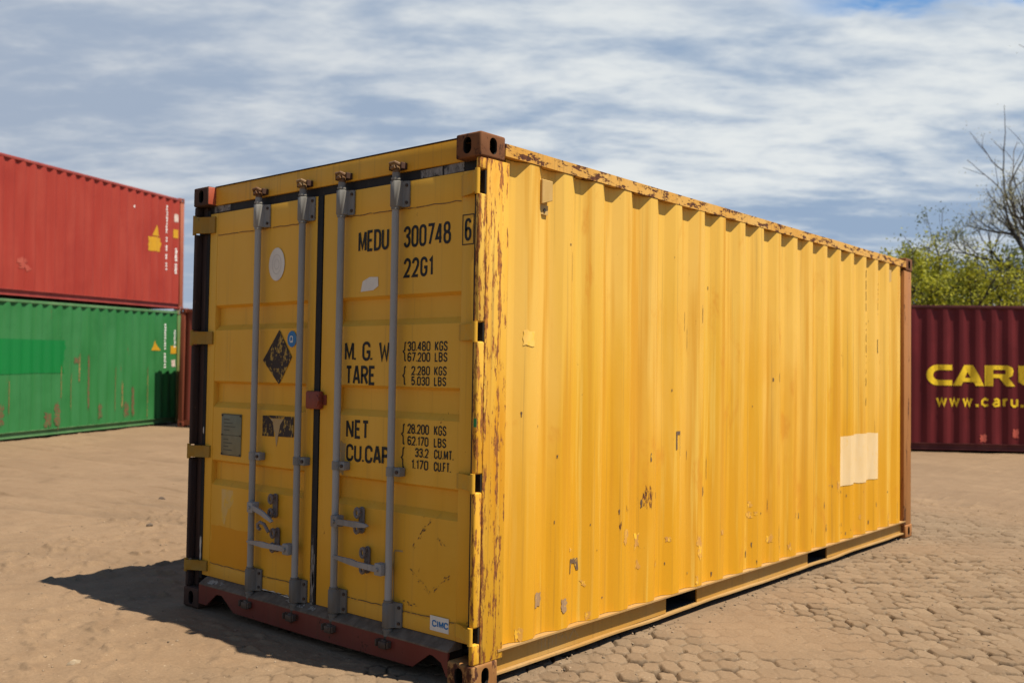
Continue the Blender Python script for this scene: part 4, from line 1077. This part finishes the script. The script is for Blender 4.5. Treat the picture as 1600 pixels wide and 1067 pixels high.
for s, a, b in (('w', 1463.5, 1480), ('w', 1484, 1500), ('w', 1504, 1521)): WW += wtxt(s, a, b)
WW += [rect(S(1525), S(1529.5), zw, zw+0.055)]
for s, a, b in (('c', 1534, 1547), ('a', 1551, 1564), ('r', 1568, 1576), ('u', 1579, 1592)): WW += wtxt(s, a, b)
WW += [rect(S(1595.5), S(1600), zw, zw+0.055)]
for s, a, b in (('c', 1604, 1616),): WW += wtxt(s, a, b)
CARU = box_container('dark maroon container with large yellow lettering, behind the yellow one', (o3.x, o3.y, 0.06), (0, 0, math.atan2(-0.8200, 0.5723)), 12.192, HQ, MM, 0.306, 8,
    [('company_name', LG, M['logo'], None), ('web_address', WW, M['logo'], None),
     ('paint_patch', [ragged(S(1532), S(1543), 0.20, 0.34, 0.15, 5, 21)], M['pinkpatch'], None), ('paint_patch', [ragged(S(1582), S(1592), 0.30, 0.45, 0.15, 5, 22)], M['pinkpatch'], None)], first=0.262+0.9)

# ------------------------------------------------------------------ ground
def ground():
    def dense(a, b, s): return list(np.arange(a, b, s))
    def grow(a, s, lim, sign):
        out = []; x = a
        while abs(x - a) < lim: s *= 1.22; x += sign*s; out.append(x)
        return out
    xs = dense(-6.0, -1.7, 0.026) + dense(-1.7, 2.35, 0.0080)
    xs = sorted(grow(-6.0, 0.05, 900, -1) + xs + grow(xs[-1], 0.02, 900, 1))
    ys = dense(-1.5, 3.7, 0.0080) + dense(3.7, 8.6, 0.017)
    ys = sorted(grow(-1.5, 0.02, 900, -1) + ys + grow(ys[-1], 0.03, 900, 1))
    X, Yy = np.meshgrid(np.array(xs), np.array(ys), indexing='ij')
    def sm(v, a, b):
        t = np.clip((v-a)/(b-a), 0, 1); return t*t*(3-2*t)
    far = 1 - sm(np.hypot(X, Yy-3), 40, 90)
    h = (fbm(X*0.55+3, Yy*0.55+7, 1, 3)-0.5)*0.045 + (fbm(X*2.3, Yy*2.3, 5, 3)-0.5)*0.036 + (fbm(X*6, Yy*8, 9, 4)-0.5)*0.025 + np.clip(fbm(X*12, Yy*15, 11, 2)-0.60, 0, 1)*0.045*2.0*sm(fbm(X*0.9, Yy*1.2, 13, 2), 0.40, 0.60)
    # tyre tracks and drag marks in the sand, running left-right
    c_, s_ = math.cos(R(22)), math.sin(R(22))
    U = X*c_ + Yy*s_; V = -X*s_ + Yy*c_
    w_ = (fbm(U*0.35, V*0.9, 21, 3)-0.5)
    h += 0.026*(fbm(U*0.7, V*5.0 + w_*5, 25, 3)-0.5)*(1-sm(X, -1.0, 0.5))
    trk = np.zeros(X.shape)
    for v0, amp in ((3.1, 0.026), (4.4, 0.026), (7.0, 0.034), (8.6, 0.03), (1.5, 0.016)):
        cen = v0 + 0.55*np.sin(U*0.22+v0) + 0.12*np.sin(U*0.9)
        d = np.abs(V-cen)
        track = np.exp(-(d/0.13)**2)
        trk = np.maximum(trk, track*(1-sm(X, -1.2, 0.0)))
        lug = 0.5+0.5*np.sin(U*46 + np.sign(V-cen)*d*40)
        h += (-amp*0.8*track + amp*0.7*np.exp(-((d-0.24)/0.09)**2) + 0.005*lug*track)*(1-sm(X, -1.2, 0.0))
    # foot prints / lumps
    h += 0.020*np.clip(fbm(X*3.4+9, Yy*3.4+4, 33, 2)-0.62, 0, 1)*3*(fbm(X*0.6, Yy*0.6, 35, 2))
    # pavers showing through
    wx = X + 0.03*(fbm(X*1.3, Yy*1.3, 71, 2)-0.5); wy = Yy + 0.03*(fbm(X*1.3+5, Yy*1.3, 72, 2)-0.5)
    LU, LV = 0.098, 0.150
    ca, sa = math.cos(R(46)), math.sin(R(46))
    pu = (wx*ca + wy*sa)/LU; pv = (-wx*sa + wy*ca)/LV
    row0 = np.floor(pv)
    f1 = np.full(X.shape, 9.0); f2 = np.full(X.shape, 9.0)
    c1u = np.zeros(X.shape); c1v = np.zeros(X.shape); c2u = np.zeros(X.shape); c2v = np.zeros(X.shape); idr = np.zeros(X.shape); idc = np.zeros(X.shape)
    for dr in (-1, 0, 1):
        row = row0 + dr
        offu = (row % 2)*0.5
        col0 = np.floor(pu - offu)
        for dc in (-1, 0, 1):
            col = col0 + dc
            cu = col + offu + 0.5 + 0.17*(vnoise(col, row, 91)-0.5); cv = row + 0.5 + 0.17*(vnoise(col, row, 92)-0.5)
            d = np.sqrt(((pu-cu)*1.0)**2 + ((pv-cv)*1.06)**2)
            n1_ = d < f1
            n2_ = (~n1_) & (d < f2)
            f2 = np.where(n1_, f1, np.where(n2_, d, f2)); c2u = np.where(n1_, c1u, np.where(n2_, cu, c2u)); c2v = np.where(n1_, c1v, np.where(n2_, cv, c2v))
            f1 = np.where(n1_, d, f1); c1u = np.where(n1_, cu, c1u); c1v = np.where(n1_, cv, c1v); idr = np.where(n1_, row, idr); idc = np.where(n1_, col, idc)
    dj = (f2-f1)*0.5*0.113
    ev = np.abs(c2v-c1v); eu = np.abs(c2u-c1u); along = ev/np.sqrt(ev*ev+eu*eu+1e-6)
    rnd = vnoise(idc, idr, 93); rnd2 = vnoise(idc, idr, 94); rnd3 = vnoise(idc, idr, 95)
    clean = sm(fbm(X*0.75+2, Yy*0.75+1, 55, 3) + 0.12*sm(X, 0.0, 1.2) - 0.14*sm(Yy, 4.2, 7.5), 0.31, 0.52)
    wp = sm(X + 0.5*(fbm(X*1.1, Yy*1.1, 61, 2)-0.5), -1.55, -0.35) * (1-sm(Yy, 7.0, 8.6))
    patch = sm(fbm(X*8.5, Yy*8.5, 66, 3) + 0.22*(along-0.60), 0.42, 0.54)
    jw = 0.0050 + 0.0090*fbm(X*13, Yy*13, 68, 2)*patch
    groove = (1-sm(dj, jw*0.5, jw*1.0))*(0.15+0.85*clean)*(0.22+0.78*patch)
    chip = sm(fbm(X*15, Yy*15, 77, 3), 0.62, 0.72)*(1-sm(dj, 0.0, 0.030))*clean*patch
    pav = (rnd-0.5)*0.010 + (rnd2-0.5)*0.12*(pu-c1u)*LU + (rnd3-0.5)*0.11*(pv-c1v)*LV
    pav += -0.026*groove - 0.006*chip - 0.0018*(1-np.clip(dj/0.014, 0, 1))**2
    hp = pav*(0.30+0.70*clean)
    h = h*(1-0.72*wp) + hp*wp
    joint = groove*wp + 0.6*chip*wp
    h *= far
    # the ground falls a little along the far stack
    rx, ry = X-STK_E.x, Yy-STK_E.y
    s = -(rx*DIR.x + ry*DIR.y); dn = rx*NRM.x + ry*NRM.y
    wgt = np.exp(-(dn/4.0)**2) * sm(s, -8, -1) * (1-sm(s, 13, 20))
    h += wgt*(0.045 - 0.01958*s)
    rx, ry = X-P0.x, Yy-P0.y
    wgt2 = np.exp(-((rx*CD.y - ry*CD.x)/4.0)**2)*(1-sm(np.abs(rx*CD.x+ry*CD.y-4), 10, 16))
    h = h*(1-wgt2) + wgt2*(0.045 + 0.4*h)
    # nothing pokes up through the yellow container
    inside = sm(X, -2.60, -2.40)*(1-sm(X, -0.06, 0.10))*sm(Yy, -0.10, 0.02)*(1-sm(Yy, 6.0, 6.15))
    h = h*(1-inside) + np.minimum(h, -0.004)*inside
    near = np.exp(-(np.maximum(np.maximum(-CW-X, X), np.maximum(-Yy, Yy-6.06)).clip(0, None)/0.25)**2)
    h = h - near*np.maximum(h-0.004, 0)*0.9
    nx, ny = len(xs), len(ys)
    co = np.stack([X, Yy, h], -1).reshape(-1, 3).astype(np.float32)
    idx = np.arange(nx*ny).reshape(nx, ny)
    f = np.stack([idx[:-1, :-1], idx[1:, :-1], idx[1:, 1:], idx[:-1, 1:]], -1).reshape(-1, 4).astype(np.int32)
    me = bpy.data.meshes.new('ground')
    me.vertices.add(len(co)); me.vertices.foreach_set('co', co.ravel())
    me.loops.add(f.size); me.loops.foreach_set('vertex_index', f.ravel())
    me.polygons.add(len(f)); me.polygons.foreach_set('loop_start', np.arange(0, f.size, 4, dtype=np.int32))
    me.update(calc_edges=True)
    me.polygons.foreach_set('use_smooth', np.ones(len(f), dtype=bool))
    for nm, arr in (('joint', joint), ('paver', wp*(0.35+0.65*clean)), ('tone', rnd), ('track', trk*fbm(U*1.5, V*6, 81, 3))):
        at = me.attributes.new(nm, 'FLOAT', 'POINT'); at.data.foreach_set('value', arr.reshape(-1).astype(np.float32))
    m, N, b, P = new_mat('sandy_yard')
    A = lambda nm: N.n('ShaderNodeAttribute', attribute_name=nm).outputs['Fac']
    n1 = N.noise(P, (0.5, 0.8, 1), 5, 0.6, (2, 1, 0), 0.3); n2 = N.noise(P, (5, 5, 5), 5, 0.65); n3 = N.noise(P, (70, 70, 70), 4, 0.7)
    n4 = N.noise(P, (1.6, 2.6, 1), 5, 0.65, (5, 5, 0), 0.5)
    c = N.mix(N.ramp(n1, 0.35, 0.65), (0.312, 0.203, 0.114), (0.262, 0.169, 0.095))
    c = N.mix(N.math('MULTIPLY', N.ramp(n2, 0.35, 0.7), 0.55), c, (0.240, 0.148, 0.080))
    c = N.mix(N.math('MULTIPLY', N.ramp(n4, 0.54, 0.70), 0.55), c, (0.185, 0.120, 0.068))
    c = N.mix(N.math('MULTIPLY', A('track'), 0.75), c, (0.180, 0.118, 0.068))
    pc = N.mix(A('tone'), (0.285, 0.198, 0.118), (0.205, 0.138, 0.080))
    pc = N.mix(N.math('MULTIPLY', N.ramp(n2, 0.4, 0.7), 0.5), pc, (0.30, 0.20, 0.115))
    c = N.mix(A('paver'), c, pc)
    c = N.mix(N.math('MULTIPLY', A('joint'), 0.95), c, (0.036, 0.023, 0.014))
    c = N.mix(N.math('MULTIPLY', N.ramp(n3, 0.35, 0.65), 0.35), c, (0.17, 0.11, 0.062))
    st = N.noise(P, (55, 55, 55), 2, 0.5, (9, 1, 3))
    c = N.mix(N.math('MULTIPLY', N.ramp(st, 0.70, 0.74), 0.6), c, (0.09, 0.06, 0.04))
    c = N.mix(N.math('MULTIPLY', N.ramp(st, 0.30, 0.26), 0.5), c, (0.48, 0.36, 0.24))
    c = N.mix(1.0, c, (0.715, 0.725, 0.76), 'MULTIPLY')
    N.set(b, 'Base Color', c); b.inputs['Roughness'].default_value = 0.95; b.inputs['Specular IOR Level'].default_value = 0.15
    n5 = N.noise(P, (14, 14, 14), 5, 0.65, (1, 1, 1)); 
    bump(N, b, N.math('ADD', N.math('MULTIPLY', n3, 0.35), n5), 0.55, 0.012)
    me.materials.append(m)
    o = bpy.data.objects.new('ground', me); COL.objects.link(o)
    tag(o, kind='structure')
ground()

# a few stones lying on the sand
M['stone'] = plain('pale_stone', (0.42, 0.32, 0.21), (0.34, 0.25, 0.16), 0.9, scale=30)
M['darkstone'] = plain('dark_stone', (0.14, 0.10, 0.07), (0.10, 0.07, 0.05), 0.9, scale=30)
def stone(x, y, r, mat, label, seed):
    rnd = random.Random(seed); bm = bmesh.new()
    bmesh.ops.create_icosphere(bm, subdivisions=2, radius=r)
    k = [rnd.uniform(0.75, 1.2) for _ in range(3)]
    for v in bm.verts:
        n = v.co.normalized()
        f = 1 + 0.16*math.sin(n.x*4+seed) + 0.14*math.sin(n.y*5.1+2*seed) + rnd.uniform(-.05, .05)
        v.co = Vector((v.co.x*k[0]*f, v.co.y*k[1]*f, v.co.z*0.55*f))
    o = link('stone', bm, M[mat]); o.location = (x, y, r*0.25)
    tag(o, label, 'stone', 'stones on the sand')
stone(-1.72, -1.02, 0.030, 'stone', 'largest pale stone lying on the sand at lower left', 1)
stone(-3.30, -0.60, 0.020, 'darkstone', 'small dark stone just below the tip of the shadow', 2)
stone(-5.35, 1.40, 0.030, 'darkstone', 'dark pebble in the open sand left of the container doors', 3)
stone(-6.9, 2.4, 0.045, 'darkstone', 'dark flat stone in the sand between the green container and the shadow', 4)

def gravel():
    g = bpy.data.objects['ground'].data
    n = len(g.vertices); co = np.empty(n*3, np.float32); g.vertices.foreach_get('co', co); co = co.reshape(-1, 3)
    sel = np.where((co[:, 0] > -9) & (co[:, 0] < 2.3) & (co[:, 1] > -1.5) & (co[:, 1] < 8.6) & ~((co[:, 0] > -2.45) & (co[:, 0] < 0.0) & (co[:, 1] > 0) & (co[:, 1] < 6.06)))[0]
    nr = np.random.RandomState(4)
    # thin the dense part of the mesh so that the grit lies evenly
    wgt = np.where(co[sel, 0] > -1.7, 0.25, 1.0)*np.where(co[sel, 1] < 4.4, 0.7, 1.0); wgt /= wgt.sum()
    pk = co[nr.choice(sel, 2600, p=wgt)]
    # a few more in the dirt line along the container
    m_ = 260
    ex = np.stack([nr.uniform(-0.03, 0.10, m_), nr.uniform(0.2, 6.0, m_), np.zeros(m_)], 1).astype(np.float32)
    pk = np.concatenate([pk, ex]); k = len(pk)
    o8 = np.array([(1, 0, 0), (0, 1, 0), (-1, 0, 0), (0, -1, 0), (0, 0, 0.8), (0, 0, -0.8)], np.float32)
    fa = np.array([(0, 1, 4), (1, 2, 4), (2, 3, 4), (3, 0, 4), (1, 0, 5), (2, 1, 5), (3, 2, 5), (0, 3, 5)], np.int32)
    r = 0.0025 + 0.0095*nr.rand(k, 1, 1)**4
    a = nr.uniform(0, 6.28, k); ca, sa = np.cos(a)[:, None], np.sin(a)[:, None]
    v = np.repeat(o8[None], k, 0)*nr.uniform(0.6, 1.3, (k, 6, 1))*r
    vx = v[:, :, 0]*ca - v[:, :, 1]*sa; vy = v[:, :, 0]*sa + v[:, :, 1]*ca
    v = np.stack([vx, vy, v[:, :, 2]], -1) + pk[:, None, :] + np.array([0, 0, 0.001])
    f = (fa[None] + np.arange(k)[:, None, None]*6).reshape(-1, 3).astype(np.int32)
    me = bpy.data.meshes.new('gravel')
    me.vertices.add(6*k); me.vertices.foreach_set('co', v.astype(np.float32).ravel())
    me.loops.add(f.size); me.loops.foreach_set('vertex_index', f.ravel())
    me.polygons.add(len(f)); me.polygons.foreach_set('loop_start', np.arange(0, f.size, 3, dtype=np.int32))
    me.update(calc_edges=True)
    m, N, b, P = new_mat('grit')
    ge = N.n('ShaderNodeNewGeometry')
    N.set(b, 'Base Color', N.mix(ge.outputs['Random Per Island'], (0.07, 0.05, 0.032), (0.27, 0.19, 0.12))); b.inputs['Roughness'].default_value = 0.95
    me.materials.append(m)
    o = bpy.data.objects.new('gravel', me); COL.objects.link(o)
    tag(o, 'loose grit scattered over the sandy yard', 'gravel', kind='stuff')
gravel()

# ------------------------------------------------------------------ trees
def leaf_mat(name, c1, c2, c3):
    m, N, b, P = new_mat(name)
    g = N.n('ShaderNodeNewGeometry')
    c = N.mix(g.outputs['Random Per Island'], c1, c2)
    n = N.noise(P, (0.9, 0.9, 0.9), 3, 0.6)
    c = N.mix(N.ramp(n, 0.45, 0.65), c, c3)
    N.set(b, 'Base Color', c); b.inputs['Roughness'].default_value = 0.6; b.inputs['Specular IOR Level'].default_value = 0.2
    t = m.node_tree
    tr = N.n('ShaderNodeBsdfTranslucent'); N.set(tr, 'Color', c)
    mx = N.n('ShaderNodeMixShader'); mx.inputs[0].default_value = 0.35
    t.links.new(b.outputs[0], mx.inputs[1]); t.links.new(tr.outputs[0], mx.inputs[2])
    out = [n_ for n_ in t.nodes if n_.type == 'OUTPUT_MATERIAL'][0]
    t.links.new(mx.outputs[0], out.inputs[0])
    return m
M['bark'] = plain('dark_bark', (0.105, 0.088, 0.070), (0.065, 0.054, 0.044), 0.9, scale=14, sz=3)
M['leafa'] = leaf_mat('spring_leaves', (0.40, 0.37, 0.026), (0.26, 0.265, 0.022), (0.10, 0.125, 0.018))
M['leafb'] = leaf_mat('olive_leaves', (0.13, 0.15, 0.045), (0.085, 0.11, 0.035), (0.065, 0.080, 0.030))
M['leafc'] = leaf_mat('pale_buds', (0.33, 0.32, 0.16), (0.26, 0.25, 0.13), (0.30, 0.28, 0.16))

def grow_tree(name, label, loc, seed, limbs, leafmat, leaf, per_tip, spread, depth=4, shrink=0.72, up=0.15, group='trees behind the maroon container', leafprob=1.0, rmin=0.006, branch=(2, 4), ang=0.75):
    rnd = random.Random(seed)
    tb = bmesh.new(); tips = []
    def limb(p, d, L, r, lev):
        n = 4; pts = [p.copy()]; q = p.copy(); dd = d.normalized()
        for k in range(n):
            dd = (dd + Vector((rnd.uniform(-1, 1), rnd.uniform(-1, 1), rnd.uniform(-1, 1)+up))*0.16).normalized()
            q = q + dd*L/n; pts.append(q.copy())
        r1 = max(r*0.55, rmin)
        tube(tb, pts, [r+(r1-r)*k/n for k in range(n+1)], 6 if lev < 2 else 4, cap=False)
        if lev >= depth:
            tips.append((q.copy(), lev)); return
        if lev >= depth-1: tips.append((pts[2].copy(), lev))
        for k in range(rnd.randint(*branch)):
            a = rnd.random()
            st = pts[rnd.randint(2, n)]
            ax = Vector((rnd.uniform(-1, 1), rnd.uniform(-1, 1), rnd.uniform(-0.6, 1))).normalized()
            nd = (dd*(1-ang*0.5) + ax*ang).normalized()
            limb(st, nd, L*shrink*rnd.uniform(0.8, 1.15), r1*0.9, lev+1)
        limb(q, dd, L*shrink, r1, lev+1)
    for p, d, L, r in limbs: limb(Vector(p), Vector(d), L, r, 0 if r > 0.07 else 1)
    T = thing(name, label, 'tree', loc, group=group)
    link('trunk', tb, M['bark'], T)
    # leaves: many small faces in loose clumps round every tip
    pts = []
    nr = np.random.RandomState(seed)
    for q, lev in tips:
        if rnd.random() > leafprob: continue
        n = int(per_tip*rnd.uniform(0.4, 1.5))
        off = nr.normal(0, spread*rnd.uniform(0.6, 1.2), (n, 3)); off[:, 2] *= 0.7
        pts.append(np.array(q) + off)
    pts = np.concatenate(pts); n = len(pts)
    a = nr.normal(0, 1, (n, 3)); a /= np.linalg.norm(a, axis=1)[:, None]
    b = nr.normal(0, 1, (n, 3)); b -= a*(a*b).sum(1)[:, None]; b /= np.linalg.norm(b, axis=1)[:, None]
    sz = leaf*nr.uniform(0.6, 1.4, (n, 1))
    co = np.stack([pts-a*sz, pts+b*sz*0.55, pts+a*sz, pts-b*sz*0.55], 1).reshape(-1, 3).astype(np.float32)
    me = bpy.data.meshes.new('crown')
    me.vertices.add(4*n); me.vertices.foreach_set('co', co.ravel())
    me.loops.add(4*n); me.loops.foreach_set('vertex_index', np.arange(4*n, dtype=np.int32))
    me.polygons.add(n); me.polygons.foreach_set('loop_start', np.arange(0, 4*n, 4, dtype=np.int32))
    me.update(calc_edges=True); me.materials.append(M[leafmat])
    o = bpy.data.objects.new('crown', me); COL.objects.link(o); o.parent = T
    return T, n

CX, CY = 3.00313, -3.28332
def at(ray, d): return (CX+ray[0]*d, CY+ray[1]*d, 0.0)
t1 = grow_tree('leafy_tree', 'bushy yellow green tree just right of the yellow container top', at((-0.2870, 0.958), 29.5), 12,
    [((0, 0, 0), (0.05, 0, 1), 2.2, 0.13), ((0, 0, 1.6), (-0.65, 0.2, 1), 1.55, 0.075), ((0, 0, 1.8), (0.7, -0.3, 1), 1.55, 0.075), ((0, 0, 1.5), (0.1, 0.8, 0.9), 1.4, 0.075), ((0, 0, 1.4), (-0.3, -0.9, 0.7), 1.3, 0.075)], 'leafa', 0.044, 22, 0.17, depth=4, shrink=0.66, up=0.1, leafprob=0.72)
t2 = grow_tree('leafy_tree', 'darker olive tree with thin foliage at the right edge', at((-0.2150, 0.9766), 33), 23,
    [((0, 0, 0), (0, 0, 1), 2.2, 0.14), ((0, 0, 2.0), (-0.9, 0.1, 0.7), 2.2, 0.08), ((0, 0, 2.2), (0.9, 0.2, 0.8), 2.1, 0.08), ((0, 0, 1.8), (-0.3, -0.8, 0.8), 1.8, 0.08)], 'leafb', 0.042, 18, 0.19, depth=4, shrink=0.66, up=0.05, leafprob=0.7)
t3 = grow_tree('bare_tree', 'tall nearly leafless tree with dark forked branches', at((-0.2075, 0.9782), 31), 5,
    [((0, 0, 0), (0.0, 0.0, 1), 5.0, 0.17), ((0, 0, 4.7), (-0.45, 0.1, 1), 1.05, 0.090), ((0, 0, 4.4), (-1.0, -0.2, 0.70), 1.15, 0.072), ((0, 0, 4.6), (0.4, 0.2, 1), 1.1, 0.095), ((0, 0, 4.6), (-0.12, -0.2, 1), 1.1, 0.085), ((0, 0, 4.2), (-1.1, 0.3, 0.12), 1.15, 0.055), ((0, 0, 4.3), (0.9, 0.5, 0.3), 1.1, 0.055)], 'leafc', 0.022, 9, 0.20, depth=4, shrink=0.68, up=0.15, leafprob=0.9, rmin=0.0055, branch=(1, 3), ang=0.6)
t4 = grow_tree('leafy_tree', 'small far tree showing its top just above the dark rust red container', at((-0.8566, 0.5159), 46), 31,
    [((0, 0, 0), (0, 0, 1), 1.6, 0.12), ((0, 0, 1.1), (0.6, 0.5, 0.8), 1.0, 0.075), ((0, 0, 1.2), (-0.6, -0.5, 0.9), 1.0, 0.075)], 'leafa', 0.07, 18, 0.22, depth=3, shrink=0.66, group='trees beyond the stacked containers')
print('leaves', t1[1], t2[1], t3[1], t4[1])
